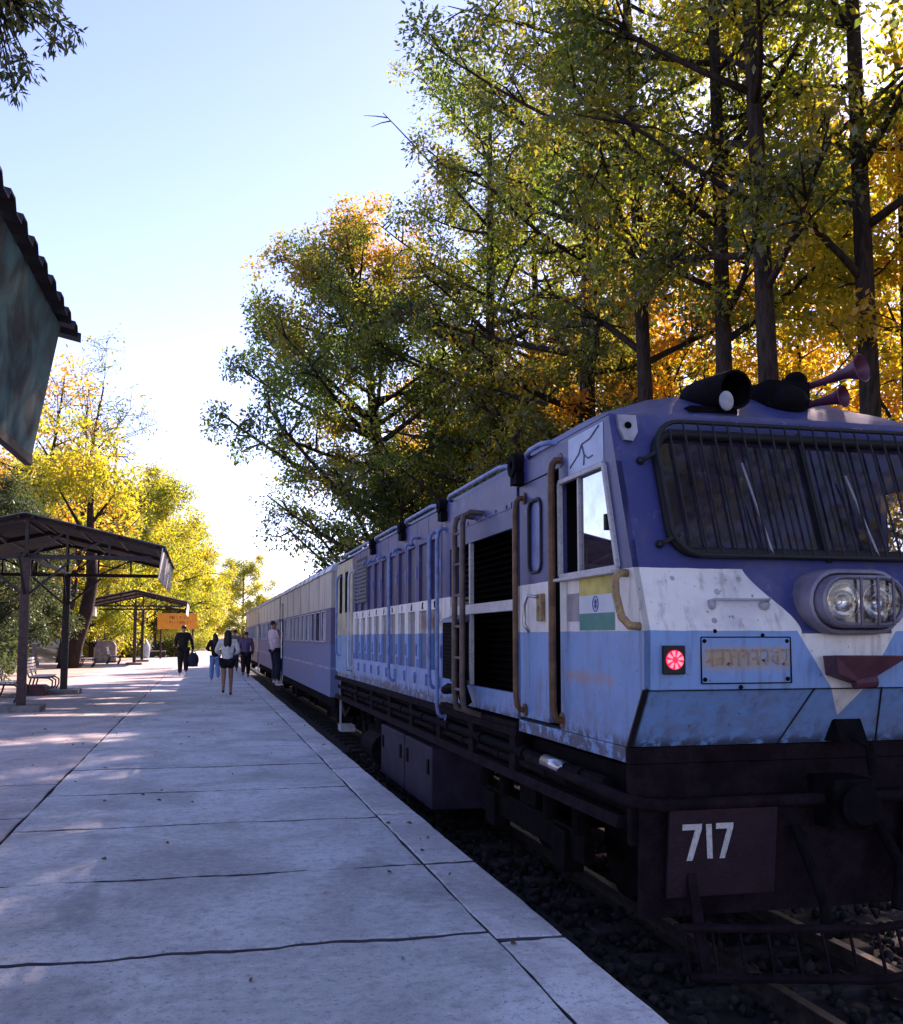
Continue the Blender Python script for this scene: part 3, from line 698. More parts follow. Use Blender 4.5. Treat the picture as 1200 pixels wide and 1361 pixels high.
b = MB(); b.prism([(4.80, .94), (4.98, .94), (4.98, 1.02), (4.86, 1.06)], 0, XC - .02, XC + .14); b.tube([(XC + .05, 4.83, .98), (XC + .1, 4.74, .93), (XC + .12, 4.74, .78)], .026, 8); b.build('hose_cock', 'dark_steel', loco)
# triangular bracket on the nose
b = MB(); b.add([(XC - .17, 4.60, 1.405), (XC + .27, 4.60, 1.40), (XC - .15, 4.746, 1.40), (XC + .25, 4.746, 1.40), (XC - .15, 4.62, 1.31), (XC + .02, 4.66, 1.25), (XC - .14, 4.745, 1.30), (XC + .02, 4.745, 1.25)], [(0, 1, 3, 2), (0, 1, 5, 4), (0, 4, 6, 2), (4, 5, 7, 6), (1, 3, 7, 5)])
b.tube([(XC - .02, 4.68, 1.26), (XC + .1, 4.66, 1.27)], .035, 8); b.build('nose_bracket', simple('bracket_maroon', (.09, .03, .045), .5), loco, bevel=.004)
# headlight
def stadium(hw, r, n=10):
    return [(hw + r * math.cos(a), r * math.sin(a)) for a in [-PI / 2 + PI * i / n for i in range(n + 1)]] + [(-hw + r * math.cos(a), r * math.sin(a)) for a in [PI / 2 + PI * i / n for i in range(n + 1)]]
hl = empty('headlight', (XC, 4.75, RAIL_Z)); hl.parent = loco; hl.location = (0, 0, 0); hl['_o'] = loco['_o']
zc = 1.682; xc = XC + .01
def loft(rings, cap=False):
    b = MB(); n = len(rings[0]); b.v = [p for r_ in rings for p in r_]
    for i in range(len(rings) - 1): b.f += [(i * n + j, i * n + (j + 1) % n, (i + 1) * n + (j + 1) % n, (i + 1) * n + j) for j in range(n)]
    if cap: b.f.append(tuple((len(rings) - 1) * n + j for j in range(n)))
    b.mi = [0] * len(b.f); return b
def st(hw, r, y): return [(xc + p[0], y, zc + p[1]) for p in stadium(hw, r)]
loft([st(.115, .172, 4.85), st(.115, .172, 4.68), st(.115, .165, 4.665), st(.115, .15, 4.66), st(.115, .145, 4.67), st(.115, .14, 4.70), st(.115, .138, 4.64), st(.115, .134, 4.60), st(.115, .122, 4.59), st(.115, .112, 4.60), st(.115, .108, 4.70), st(.10, .0, 4.71)]).build('housing', simple('lamp_housing', (.20, .18, .23), .45, .2, .25), hl, auto=35)
for sx in (-.105, .105):
    b = MB(); b.lathe((xc + sx, 4.705, zc), (0, -1, 0), [(.012, 0), (.05, .012), (.085, .05), (.093, .075), (.097, .075), (.097, 0)], 20); b.build('reflector', simple('reflector', (.75, .72, .66), .12, .95, .05), hl, smooth=True)
    b = MB(); b.ball((xc + sx, 4.675, zc), .02); b.build('bulb', 'glass_lamp', hl, smooth=True)
b = MB(); b.add(st(.115, .115, 4.612), [tuple(range(22))]); b.build('lens', 'glass_lamp', hl)
b = MB()
for sx in (-.03, .07, .16): b.bar((xc + sx, 4.588, zc - .125), (xc + sx, 4.588, zc + .125), .012, .01)
b.build('lamp_guard', simple('guard_purple', (.13, .11, .15), .5), hl)
# tail lamp: lit cluster of red segments in a black square
b = MB(); b.box(2.245, 2.365, 4.725, 4.752, 1.31, 1.455); tl = b.build('tail_lamp', 'rubber', loco, bevel=.006)
t = T('red_led'); M['red_led'] = t.bsdf((.9, .02, .04), .3, emit=(1, .02, .08), estr=.22)
t = T('pink_led'); M['pink_led'] = t.bsdf((.95, .4, .42), .3, emit=(1, .16, .20), estr=.45)
b = MB(); b.lathe((2.305, 4.725, 1.383), (0, -1, 0), [(.05, 0), (.048, .004)], 24); b.build('lens', 'red_led', tl)
for i in range(8):
    a = 2 * PI * i / 8 + .2
    b = MB(); b.add([(2.305 + r_ * math.cos(a + da), 4.7195, 1.383 + r_ * math.sin(a + da)) for r_, da in ((.017, -.25), (.046, -.22), (.046, .22), (.017, .25))], [(0, 1, 2, 3)]); b.build('led_segment', 'pink_led', tl)
# outlined plate with bolts on the nose
b = MB(); x0, x1, z0, z1 = 2.462, 2.972, 1.262, 1.497; yy = 4.748
for p, q in (((x0, z0), (x1, z0)), ((x1, z0), (x1, z1)), ((x1, z1), (x0, z1)), ((x0, z1), (x0, z0))): b.bar((p[0], yy, p[1]), (q[0], yy, q[1]), .005, .006)
for px, pz in ((x0 + .02, z0 + .02), (x1 - .02, z0 + .02), (x1 - .02, z1 - .02), (x0 + .02, z1 - .02), (x0 + .08, z1 + .03), (x0 + .22, z0 - .02), (x1 - .16, z1 + .01)): b.lathe((px, 4.75, pz), (0, -1, 0), [(.012, 0), (.008, .01)], 8)
b.build('plate_outline', 'dark_steel', nose2)
qs = random.Random(77); b = MB(); x = 2.49; ys_ = 4.7465
while x < 2.93:
    wg = qs.uniform(.035, .06); b.box(x, x + wg * qs.uniform(.75, .95), ys_ - .001, ys_, 1.424, 1.436)
    xs_ = x + wg * .6; b.box(xs_, xs_ + .009, ys_ - .001, ys_, 1.345 + qs.uniform(0, .012), 1.424)
    for k in range(qs.choice((1, 2, 2))):
        z_ = qs.uniform(1.355, 1.405); b.bar((x + .004, ys_, z_), (xs_, ys_, z_ + qs.uniform(-.03, .02)), .009, .0012, up=(0, 1, 0))
    x += wg
tag(b.build('faded_script', simple('script_orange', (.33, .24, .17), .7, 0, .3, 20), nose2), kind='stuff')
for dx, dz, r_ in ((2.36, 1.80, .017), (2.6, 1.73, .022), (2.66, 1.60, .012), (2.74, 1.80, .016), (2.9, 1.70, .010), (2.55, 1.58, .02), (3.9, 1.75, .015), (3.8, 1.62, .02)):
    b = MB(); b.lathe((dx, yf(dz) + .004, dz), (0, -1, .3), [(r_, 0), (r_ * .6, .008)], 10); b.build('stud', 'grey_paint', nose2)
b = MB(); b.tube([(2.54, yf(1.68) + .01, 1.68), (2.55, yf(1.68) - .05, 1.69), (2.86, yf(1.68) - .05, 1.69), (2.87, yf(1.68) + .01, 1.68)], .008, 6); b.ball((2.55, yf(1.66) - .012, 1.665), (.02, .02, .028)); b.ball((2.85, yf(1.66) - .012, 1.665), (.03, .02, .028)); b.build('nose_handle', 'grey_paint', nose2, smooth=True)
b = MB(); b.tube([(LX + .01, 4.94, 1.83), (LX - .05, 4.93, 1.83), (LX - .075, 4.925, 1.80), (LX - .08, 4.91, 1.72), (LX - .075, 4.85, 1.60), (LX - .05, 4.81, 1.555), (LX + .01, 4.79, 1.55)], .022, 8); b.build('corner_handle', 'ochre', loco, smooth=True)
# windscreen guard of upright bars
b = MB(); gin = rrect(LX + .22, RX - .22, 1.90, 2.66, .16, 6)
b.tube([FP(p[0], p[1], .075) for p in gin], .014, 6, close=True); b.build('screen_guard_frame', 'rubber', loco, smooth=True)
gp = loco
for i in range(20):
    x = LX + .31 + i * .0895
    if x > RX - .29: break
    b = MB(); b.tube([FP(x, 1.90 + (.07 if i == 0 else 0), .077), FP(x, 2.66 - (.05 if i == 0 else 0), .077)], .007, 6); b.build('guard_bar', 'rubber', gp)
for p in ((LX + .14, 2.45), (LX + .17, 1.98), (RX - .14, 2.45), (RX - .17, 1.98)):
    b = MB(); b.bar(FP(p[0], p[1], -.0), FP(p[0] + (.09 if p[0] < XC else -.09), p[1] + .03, .08), .02); b.ball(FP(p[0], p[1], .01), .024, 8, 5); b.build('guard_bracket', 'rubber', loco)
b = MB(); b.tube([FP(XC - .35, 1.93, .03), FP(XC - .42, 2.45, .03)], .007, 6); b.tube([FP(XC + .3, 1.93, .03), FP(XC + .22, 2.4, .03)], .007, 6); b.split('wiper', 'grey_paint', loco)
# roof gear: marker lamp, horns, lifting eyes
b = MB(); b.box(2.66, 2.96, 5.20, 5.5, 2.72, 2.81); b.lathe((2.86, 5.56, 2.935), (.12, -1, -.08), [(.09, 0), (.105, .1), (.113, .36), (.113, .44), (.098, .44), (.09, .1)], 24); b.build('roof_spotlight', 'dark_steel', loco, auto=40)
b = MB(); b.ball((2.84, 5.108, 2.825), (.046, .014, .058), 14, 8); b.build('spotlight_cap', 'grey_paint', loco, smooth=True)
b = MB(); b.box(3.02, 3.22, 5.56, 5.60, 2.86, 3.04); b.build('roof_plate', 'pale_paint', loco)
b = MB(); b.box(3.22, 3.50, 5.30, 5.62, 2.86, 3.02); b.ball((3.36, 5.36, 2.90), (.15, .14, .11)); b.ball((3.50, 5.45, 3.06), (.07, .08, .06)); b.build('horn_block', 'dark_steel', loco, auto=40)
for p, d, L, rb in (((3.52, 5.56, 3.01), (.33, -.75, .10), .50, .088), ((3.46, 5.40, 2.88), (.35, -.75, .04), .32, .068)):
    b = MB(); b.lathe(p, d, [(.018, 0), (.022, L * .5), (.035, L * .8), (rb * .75, L * .95), (rb, L), (rb * .93, L + .004), (rb * .6, L - .03), (.02, L - .1)], 20); b.build('horn', simple('horn_maroon', (.10, .025, .05), .45), loco, auto=60)
for sx in (LX + .09, RX - .09):
    b = MB(); b.add([(sx - .05, 5.135, 2.72), (sx + .06, 5.135, 2.72), (sx + .055, 5.10, 2.62), (sx + .02, 5.085, 2.565), (sx - .03, 5.085, 2.57), (sx - .05, 5.11, 2.64), (sx - .05, 5.165, 2.72), (sx + .06, 5.165, 2.72), (sx + .055, 5.13, 2.62), (sx + .02, 5.115, 2.565), (sx - .03, 5.115, 2.57), (sx - .05, 5.14, 2.64)], [(0, 1, 2, 3, 4, 5), (6, 7, 8, 9, 10, 11)] + [(i, (i + 1) % 6, (i + 1) % 6 + 6, i + 6) for i in range(6)])
    b.k = 1; b.lathe((sx, 5.108, 2.655), (0, -1, .34), [(.02, 0), (.02, .006)], 12); b.build('lifting_eye', ['grey_paint', 'black'], loco)
# national flag decal and a bare patch on the cab side
fx = LX - .0015
fl = MB(); fl.box(fx - .001, fx, 5.115, 5.64, 1.535, 1.84); fl_o = fl.build('flag_decal', simple('flag_white', (.56, .60, .66), .45, 0, .06), loco)
b = MB(); b.box(fx - .002, fx - .0011, 5.115, 5.64, 1.735, 1.84); b.build('saffron_band', simple('flag_yellow', (.50, .42, .06), .5, 0, .3, 7, .1, .4, (.5, .48, .35)), fl_o)
b = MB(); b.box(fx - .002, fx - .0011, 5.115, 5.64, 1.535, 1.632); b.build('green_band', simple('flag_green', (.01, .20, .17), .45, 0, .15), fl_o)
b = MB(); zc2 = 1.684; b.tube([(fx - .002, 5.385 + .042 * math.cos(2 * PI * i / 24), zc2 + .042 * math.sin(2 * PI * i / 24)) for i in range(24)], .0035, 4, close=True)
for i in range(12): a = 2 * PI * i / 12; b.bar((fx - .002, 5.385 + .006 * math.cos(a), zc2 + .006 * math.sin(a)), (fx - .002, 5.385 + .028 * math.cos(a), zc2 + .028 * math.sin(a)), .003, .0025)
b.build('wheel_emblem', simple('flag_blue', (.03, .05, .32), .5), fl_o)
b = MB(); b.box(fx - .001, fx, 5.65, 5.85, 1.59, 1.755); b.build('bare_patch', simple('patch_grey', (.27, .24, .26), .6), loco)
b = MB()   # cracked film patch above the window
b.box(fx - .001, fx, 5.24, 5.80, 2.478, 2.70); pk = b.build('film_patch', simple('film', (.30, .36, .52), .3, 0, .15, 5), loco)
b = MB(); fz = fx - .003
for p in ([(5.77, 2.52), (5.62, 2.58), (5.57, 2.63), (5.44, 2.64), (5.3, 2.69)], [(5.57, 2.63), (5.53, 2.56), (5.54, 2.5)], [(5.53, 2.56), (5.47, 2.53), (5.40, 2.535)]): b.tube([(fz, q[0], q[1]) for q in p], .004, 4)
b.split('crack', simple('crack', (.05, .06, .1), .6), pk)

# ------------------------------------------------------------------ coaches
def coach_paint(name, top, band, low, ref):
    t = T(name); c = t.coord('Object', ref); x, y, z = t.xyz(c); z = z + RAIL_Z
    n1 = t.noise(c, 1.3, 6, .6); n2 = t.noise(t.coord('Object', ref, (5, 5, .6)), 2.0, 5, .65); n3 = t.noise(c, 25, 3)
    k = t.mix(z.gt(1.36), low, band); k = t.mix(z.gt(2.0), k, top)
    k = t.mix(n2.step(.42, .75) * .55, k, (.12, .10, .11)); k = t.mix(n1.step(.4, .75) * .4, k, (.22, .19, .20))
    k = t.mix((z - .95).abs().lt(.02) * n1.step(.3, .6) * .5, k, (.5, .47, .47))
    k = t.mix(n3.step(.66, .72) * .5, k, (.08, .06, .05))
    return t.bsdf(k, n1 * .25 + .45, bump=n3 * .3 + n1, bstr=.2, bdist=.008, spec=.4)
M['shutter'] = simple('shutter', (.42, .42, .45), .5, 0, .15, 4)
M['coach_roof'] = simple('coach_roof', (.36, .38, .42), .4, .5, .25, 2, .2, .5, (.2, .2, .22))
def coach(ya, yb, label, top, band, low, nwin):
    root = empty('passenger_coach', (XC, ya, RAIL_Z)); tag(root, label, 'coach', 'coaches behind the locomotive')
    pm = coach_paint('coach_paint', top, band, low, root)
    lx, rx = LX - .005, RX + .005
    zb, zt = .46, 2.64
    yd = yb - .95                      # door bay at the far end
    y0 = ya + .75; pitch = (yd - .25 - y0) / nwin; ww = pitch * .64
    for side, (xa, xb) in enumerate(((lx, lx + .04), (rx - .04, rx))):
        b = MB()
        b.box(xa, xb, ya, yd, zb, 1.42); b.box(xa, xb, ya, yd, 1.95, zt)
        e = ya
        for i in range(nwin):
            a = y0 + i * pitch; b.box(xa, xb, e, a, 1.42, 1.95); e = a + ww
        b.box(xa, xb, e, yd, 1.42, 1.95)
        b.box(xa, xb, yd + .62, yb, zb, zt); b.box(xa, xb, yd, yd + .62, 2.42, zt)
        b.build('side_wall', pm, root)
    b = MB(); b.box(lx + .04, rx - .04, ya, ya + .05, zb, zt); b.box(lx + .04, rx - .04, yb - .05, yb, zb, zt); b.build('end_wall', pm, root)
    b = MB(); b.box(lx + .04, rx - .04, ya + .05, yb - .05, zb, zb + .06); b.box(lx + .05, lx + .8, ya + .3, yd, zb + .06, zb + .5); b.build('floor', 'cab_inside', root)
    b = MB(); b.box(lx - .006, lx, ya, yb, 1.985, 2.012); b.box(lx - .006, lx, ya, yd, 1.37, 1.39); b.box(lx - .008, lx, ya, yd, .93, .965); b.split('waist_strip', pm, root)
    b = MB()
    y = ya + 1.9
    while y < yd: b.box(lx - .004, lx, y, y + .014, 2.014, 2.635); y += 1.9
    b.split('panel_joint', 'dark_steel', root)
    first = None; sh = None
    for i in range(nwin):
        a = y0 + i * pitch
        if first is None:
            b = MB(); b.box(lx - .012, lx + .02, a - .02, a, 1.40, 1.97); b.box(lx - .012, lx + .02, a + ww, a + ww + .02, 1.40, 1.97); b.box(lx - .012, lx + .02, a, a + ww, 1.95, 1.97); b.box(lx - .02, lx + .02, a, a + ww, 1.40, 1.42)
            first = b.build('window', 'shutter', root)
            b = MB()
            for k in range(13): z = 1.43 + k * .04; b.add([(lx + .005, a + .005, z), (lx + .005, a + ww - .005, z), (lx + .025, a + ww - .005, z + .034), (lx + .025, a + .005, z + .034)], [(0, 1, 2, 3)])
            sh = b.build('louvred_shutter', 'shutter', first)
            base = a
        else:
            c = first.copy(); COL.objects.link(c); c.parent = root; c.location.y = a - base
            if rnd.random() < .75:
                c2 = sh.copy(); COL.objects.link(c2); c2.parent = c
    b = MB(); b.box(lx + .06, lx + .09, yd + .3, yd + .62, zb, 2.42); b.build('door', pm, root)
    b = MB(); b.tube([(lx - .04, yd - .04, .9), (lx - .05, yd - .04, 1.9)], .014, 6); b.tube([(lx - .04, yd + .66, .9), (lx - .05, yd + .66, 1.9)], .014, 6); b.split('grab_rail', 'steel', root)
    b = MB(); b.box(lx - .16, lx + .02, yd, yd + .62, .16, .20); b.bar((lx - .02, yd + .04, .2), (lx + .02, yd + .04, .48), .02); b.bar((lx - .02, yd + .58, .2), (lx + .02, yd + .58, .48), .02); b.build('footstep', 'wood_grey', root)
    n = 13; b = MB(); prf = [(-HW - .03 + 0 * i, 0) for i in range(1)]
    arc = [(XC + (HW + .03) * math.sin(PI / 2 * (2 * i / (n - 1) - 1)), 2.64 + .30 * math.cos(PI / 2 * (2 * i / (n - 1) - 1)) ** .8) for i in range(n)]
    ys = [ya - .02 + (yb - ya + .04) * j / 12 for j in range(13)]
    vs = []; 
    for j, y in enumerate(ys):
        k = .86 if j in (0, 12) else 1
        vs += [(x, y, 2.635 + (z - 2.635) * k + rnd.uniform(-.006, .006)) for x, z in arc]
    fs = []
    for j in range(12): fs += [(j * n + i, j * n + i + 1, (j + 1) * n + i + 1, (j + 1) * n + i) for i in range(n - 1)]
    fs += [tuple(range(n)), tuple(12 * n + i for i in range(n))]; b.add(vs, fs); rf = b.build('roof', 'coach_roof', root, auto=60)
    b = MB()
    for j in range(1, 12): b.tube([(x, ys[j], z + .004) for x, z in arc], .012, 5)
    b.split('roof_rib', 'coach_roof', rf)
    b = MB(); b.box(lx + .1, rx - .1, ya + .1, yb - .1, .26, .455); b.box(XC - .12, XC + .12, ya - .35, ya + .1, .3, .42); b.box(XC - .12, XC + .12, yb - .1, yb + .35, .3, .42); b.build('underframe', 'dark_steel', root)
    for yc in (ya + 1.8, yb - 1.8):
        b = MB(); b.box(lx + .3, lx + .38, yc - .95, yc + .95, -.02, .16); b.box(rx - .38, rx - .3, yc - .95, yc + .95, -.02, .16); b.box(lx + .35, rx - .35, yc - .15, yc + .15, 0, .3)
        for yy in (yc - .7, yc + .7): b.box(lx + .26, lx + .4, yy - .1, yy + .1, -.06, .14)
        bg = b.build('bogie', 'dark_steel', root)
        for yy in (yc - .7, yc + .7):
            for sx in (-.4, .4): b = MB(); b.lathe((XC + sx, yy, RAIL_Z + .31), (1, 0, 0), [(.08, -.04), (.3, -.03), (.3, .03), (.08, .04)], 18); b.build('wheel', 'frame_brown', bg, auto=40)
    b = MB(); b.box(lx + .35, rx - .35, yb, yb + .55, .5, 2.5); b.build('gangway_bellows', 'rubber', root)
    b = MB(); b.tube([(lx + .2, ya - .01, .35), (lx + .25, ya - .2, .15), (lx + .3, ya - .3, .3)], .03, 6); b.build('brake_hose', 'rubber', root)
    return root
coach(17.65, 29.45, 'cream over blue coach with louvred windows coupled right behind the locomotive', (.50, .46, .37), (.11, .09, .19), (.10, .14, .29), 10)
coach(30.05, 41.7, 'second coach back, cream over mauve, beyond the man hanging at the door', (.52, .47, .34), (.13, .10, .19), (.20, .15, .21), 10)
coach(42.3, 54.0, 'third and farthest coach, tan brown, at the tail of the train', (.50, .42, .24), (.26, .19, .13), (.27, .20, .15), 10)

# ------------------------------------------------------------------ shelters
PX = -3.55          # post line
def shelter(y0, y1, name, label, near=True):
    root = empty(name, (PX, y0, 0)); tag(root, label, 'shelter', 'open platform shelters')
    ze, zr, xl, xr = 3.36, 4.00, -6.35, -.80
    # corrugated sheets, one roof plane each side
    for xa, xb in ((PX, xr), (PX, xl)):
        b = MB(); n = int((y1 - y0 + .7) / .07); vs = []
        for i in range(n + 1):
            y = y0 - .35 + (y1 - y0 + .7) * i / n; dz = .02 * math.sin(i * PI / 2)
            vs += [(xa, y, zr + dz), (xb, y, ze + dz), (xa, y, zr + dz - .012), (xb, y, ze + dz - .012)]
        fs = []
        for i in range(n): k = i * 4; fs += [(k, k + 1, k + 5, k + 4), (k + 2, k + 6, k + 7, k + 3), (k + 1, k + 3, k + 7, k + 5)]
        fs += [(0, 1, 3, 2), (n * 4, n * 4 + 1, n * 4 + 3, n * 4 + 2)]
        b.add(vs, fs); b.build('roof_sheet', 'roof_sheet', root)
    # white valance under each eave, leaning inwards
    for sx, xe in ((1, xr + .0), (-1, xl)):
        b = MB(); xo = xe - sx * .05; ya, yb = y0 - .30, y1 + .30; m = max(2, int((yb - ya) / .6))
        for i in range(m):
            p, q = ya + (yb - ya) * i / m, ya + (yb - ya) * (i + 1) / m - .01
            b.add([(xo, p, ze - .02), (xo, q, ze - .02), (xo - sx * .07, q, ze - .66), (xo - sx * .07, p, ze - .66), (xo - sx * .02, p, ze - .02), (xo - sx * .02, q, ze - .02), (xo - sx * .09, q, ze - .66), (xo - sx * .09, p, ze - .66)], [(0, 1, 2, 3), (4, 5, 6, 7), (0, 1, 5, 4), (2, 3, 7, 6), (0, 3, 7, 4), (1, 2, 6, 5)])
        b.split('valance_board', 'valance', root)
    ny = 3
    for k in range(ny):
        y = y0 + (y1 - y0) * k / (ny - 1); b = MB()
        if k in (0, 2):
            b.bar((xl + .25, y, 3.13), (xr - .3, y, 3.13), .07, .09); b.bar((PX, y, 3.1), (PX, y, zr - .08), .07)
            for sx in (-1, 1):
                for f in (.3, .62): xx = PX + sx * 2.6 * f; b.bar((xx, y, 3.15), (xx, y, zr - .1 - .60 * f), .045)
                b.bar((PX + sx * .8, y, 3.15), (PX + sx * 1.61, y, zr - .46), .04); b.bar((PX + sx * .1, y, 3.15), (PX + sx * .8, y, zr - .28), .04)
        for sx in (-1, 1): b.bar((PX, y, zr - .07), (PX + sx * 2.72, y, ze - .05), .06, .09)
        b.build('roof_truss', 'iron_dark', root)
    b = MB()
    for f in (.05, .35, .65, .93):
        for sx in (-1, 1): xx = PX + sx * 2.72 * f; b.bar((xx, y0 - .3, zr - .035 - .62 * f), (xx, y1 + .3, zr - .035 - .62 * f), .05, .05)
    b.split('purlin', 'iron_dark', root)
    for k, y in enumerate((y0, y1)):
        b = MB(); b.prism([(PX - .085, y - .085), (PX + .085, y - .085), (PX + .085, y + .085), (PX - .085, y + .085)], 2, .12, 3.12); p = b.build('post', 'iron_brown' if k == 0 else 'iron_dark', root, bevel=.012)
        b = MB()
        for sx in (-1, 1): b.bar((PX + sx * .05, y, 2.35), (PX + sx * .85, y, 3.05), .05)
        for sy in (-1, 1): b.bar((PX, y + sy * .05, 2.35), (PX, y + sy * .8, 3.10), .045)
        b.build('knee_brace', 'iron_dark', p)
        b = MB(); b.box(PX - .42, PX + .42, y - .42, y + .42, -.05, .12); b.build('footing', 'concrete_block', root, bevel=.02)
    for y in (y0, y1): pass
    b = MB(); b.bar((PX, y0 - .3, 3.16), (PX, y1 + .3, 3.16), .06, .08); b.build('tie_beam', 'iron_dark', root)
    return root
shelter(22.2, 28.7, 'platform_shelter', 'nearest open gabled shelter with dark posts over the slatted benches')
shelter(57.0, 64.0, 'platform_shelter', 'middle open gabled shelter beside the man in black')
shelter(81, 88, 'platform_shelter', 'farthest open shelter behind the orange name board')

# near canopy whose eave hangs into the left of the picture
def near_canopy():
    root = empty('station_canopy', (PX, 0, 0)); tag(root, 'near dark ribbed canopy eave with teal valance at the left edge', 'canopy')
    y0, y1 = -2.0, 6.72; xr, ze, zr, xl = -.80, 3.38, 4.0, -6.3
    for xb in (xr, xl):
        b = MB(); rows = []
        pitch = .272; y = y0
        while y < y1 - .01:
            for f, dz in ((0, 0), (.12, .05), (.48, .05), (.6, 0)): rows.append((min(y + f * pitch, y1), dz))
            y += pitch
        rows.append((y1, 0)); vs = []
        for yy, dz in rows: vs += [(PX, yy, zr + dz), (xb, yy, ze + dz), (PX, yy, zr + dz - .014), (xb, yy, ze + dz - .014)]
        fs = []
        for i in range(len(rows) - 1): k = i * 4; fs += [(k, k + 1, k + 5, k + 4), (k + 2, k + 6, k + 7, k + 3), (k + 1, k + 3, k + 7, k + 5)]
        n = len(rows) - 1; fs += [(0, 1, 3, 2), (n * 4, n * 4 + 1, n * 4 + 3, n * 4 + 2)]
        b.add(vs, fs); b.build('roof_sheet', simple('canopy_sheet', (.022, .018, .022), .6, .1, .3, 3), root)
    t = T('valance_teal'); c = t.coord(); n1 = t.noise(c, 2.4, 4, .55, 1.5); n2 = t.noise(c, 9, 4)
    k = t.mix(n1.step(.35, .68), (.006, .018, .022), (.035, .125, .13)); k = t.mix(n1.step(.64, .8) * .6, k, (.09, .21, .21)); k = t.mix(n2.step(.55, .75) * .3, k, (.01, .02, .025))
    M['valance_teal'] = t.bsdf(k, .6, bump=n2, bstr=.15)
    b = MB(); xo = xr - .07; za, zb = 3.37, 2.50; ya, yb = y0, 6.38
    b.add([(xo, ya, za), (xo, yb, za), (xo - .10, yb - .22, zb), (xo - .10, ya, zb), (xo - .02, ya, za), (xo - .02, yb, za), (xo - .12, yb - .22, zb), (xo - .12, ya, zb)], [(0, 1, 2, 3), (4, 5, 6, 7), (0, 1, 5, 4), (2, 3, 7, 6), (0, 3, 7, 4), (1, 2, 6, 5)])
    va = b.build('valance', 'valance_teal', root)
    b = MB(); b.bar((xo - .11, ya, zb), (xo - .11, yb - .22, zb), .04, .05); b.build('valance_trim', 'iron_dark', va)
    b = MB()
    for y in (y0 + .3, 2.1, 6.3):
        for sx in (-1, 1): b.bar((PX, y, zr - .07), (PX + sx * 2.66, y, ze - .05), .06, .09)
        b.bar((xl + .25, y, 3.1), (xr - .3, y, 3.1), .07, .09)
    b.build('roof_truss', 'iron_dark', root)
    for y in (-1.7, 6.3):
        b = MB(); b.prism([(PX - .085, y - .085), (PX + .085, y - .085), (PX + .085, y + .085), (PX - .085, y + .085)], 2, .0, 3.1); b.build('post', 'iron_brown', root, bevel=.012)
    th = -.023; P = Vector((-.8, 6.7, 0)); rt_ = Vector((PX, 0, 0)); root.rotation_euler.z = th; root.location = P + Matrix.Rotation(th, 3, 'Z') @ (rt_ - P)
near_canopy()

# ------------------------------------------------------------------ benches and other platform furniture
def bench(x, y, label, length=1.5, faded=False):
    """long axis along the platform, back on the left, facing the track"""
    root = empty('slatted_bench', (x, y, 0)); tag(root, label, 'bench', 'slatted benches under the shelters')
    for i in range(5):
        b = MB(); b.box(x + .02 + i * .10, x + .10 + i * .10, y - length / 2, y + length / 2, .43, .46); b.build('seat_slat', 'wood_grey', root, bevel=.006)
    for i in range(5):
        z = .53 + i * .085; dx = -.02 - i * .02
        b = MB(); b.box(x + dx - .02, x + dx, y - length / 2, y + length / 2, z, z + .062); b.build('back_slat', 'wood_grey', root, bevel=.006)
    for yy in (y - length / 2 + .12, y, y + length / 2 - .12):
        b = MB()
        b.tube([(x - .13, yy, .95), (x - .05, yy, .55), (x, yy, .42), (x + .25, yy, .41), (x + .48, yy, .40), (x + .58, yy, .33), (x + .58, yy, .2), (x + .50, yy, .05), (x + .48, yy, 0)], .022, 8)
        b.tube([(x + .05, yy, .41), (x + .0, yy, .2), (x - .1, yy, 0)], .022, 8); b.bar((x - .06, yy, .12), (x + .53, yy, .12), .02)
        b.build('leg', 'iron_dark', root, auto=60)
    return root
bench(-4.62, 25.6, 'nearest slatted bench cut by the left edge, behind the maroon post')
bench(-4.45, 29.6, 'slatted bench with pale back between the two posts of the nearest shelter')
bench(-5.75, 53.0, 'small pale backed bench below the leaning trunk', 1.4)
bench(-5.0, 59.0, 'dark bench at the foot of the middle shelter post', 1.4)
def stone_block(x, y, sx, sy, sz, label, mat):
    b = MB(); r_ = random.Random(int(x * 10 + y))
    P = [(-.5, -.5), (.5, -.5), (.5, .5), (-.5, .5)]; vs = []
    for z, k in ((0, 1), (.35, 1.02), (.8, .9), (1, .7)): vs += [(x + p[0] * sx * k * r_.uniform(.9, 1.1), y + p[1] * sy * k * r_.uniform(.9, 1.1), z * sz) for p in P]
    fs = [(3, 2, 1, 0), (12, 13, 14, 15)]
    for i in range(3): fs += [(i * 4 + j, i * 4 + (j + 1) % 4, i * 4 + 4 + (j + 1) % 4, i * 4 + 4 + j) for j in range(4)]
    b.add(vs, fs); return tag(b.build('block', mat, origin=(x, y, 0), bevel=.03), label, 'block')
bl = stone_block(-4.15, 28.3, .55, .8, .26, 'low dark red block on the ground under the slatted bench', simple('red_block', (.12, .05, .05), .8)); bl.name = 'ground_block'
bl = stone_block(-5.5, 62.5, 1.2, .7, 1.25, 'upright grey brown concrete slab beside the middle shelter', 'concrete_block'); bl.name = 'concrete_slab'
# litter bin, pale blue, by the far shelter posts
b = MB(); b.lathe((-3.9, 74, 0), (0, 0, 1), [(.22, 0), (.30, .08), (.33, .8), (.28, .95), (.12, 1.25), (.05, 1.35)], 14)
tag(b.build('litter_bin', simple('bin_blue', (.30, .38, .46), .5), origin=(-3.9, 74, 0), auto=50), 'pale blue litter bin near the far shelter posts', 'bin')
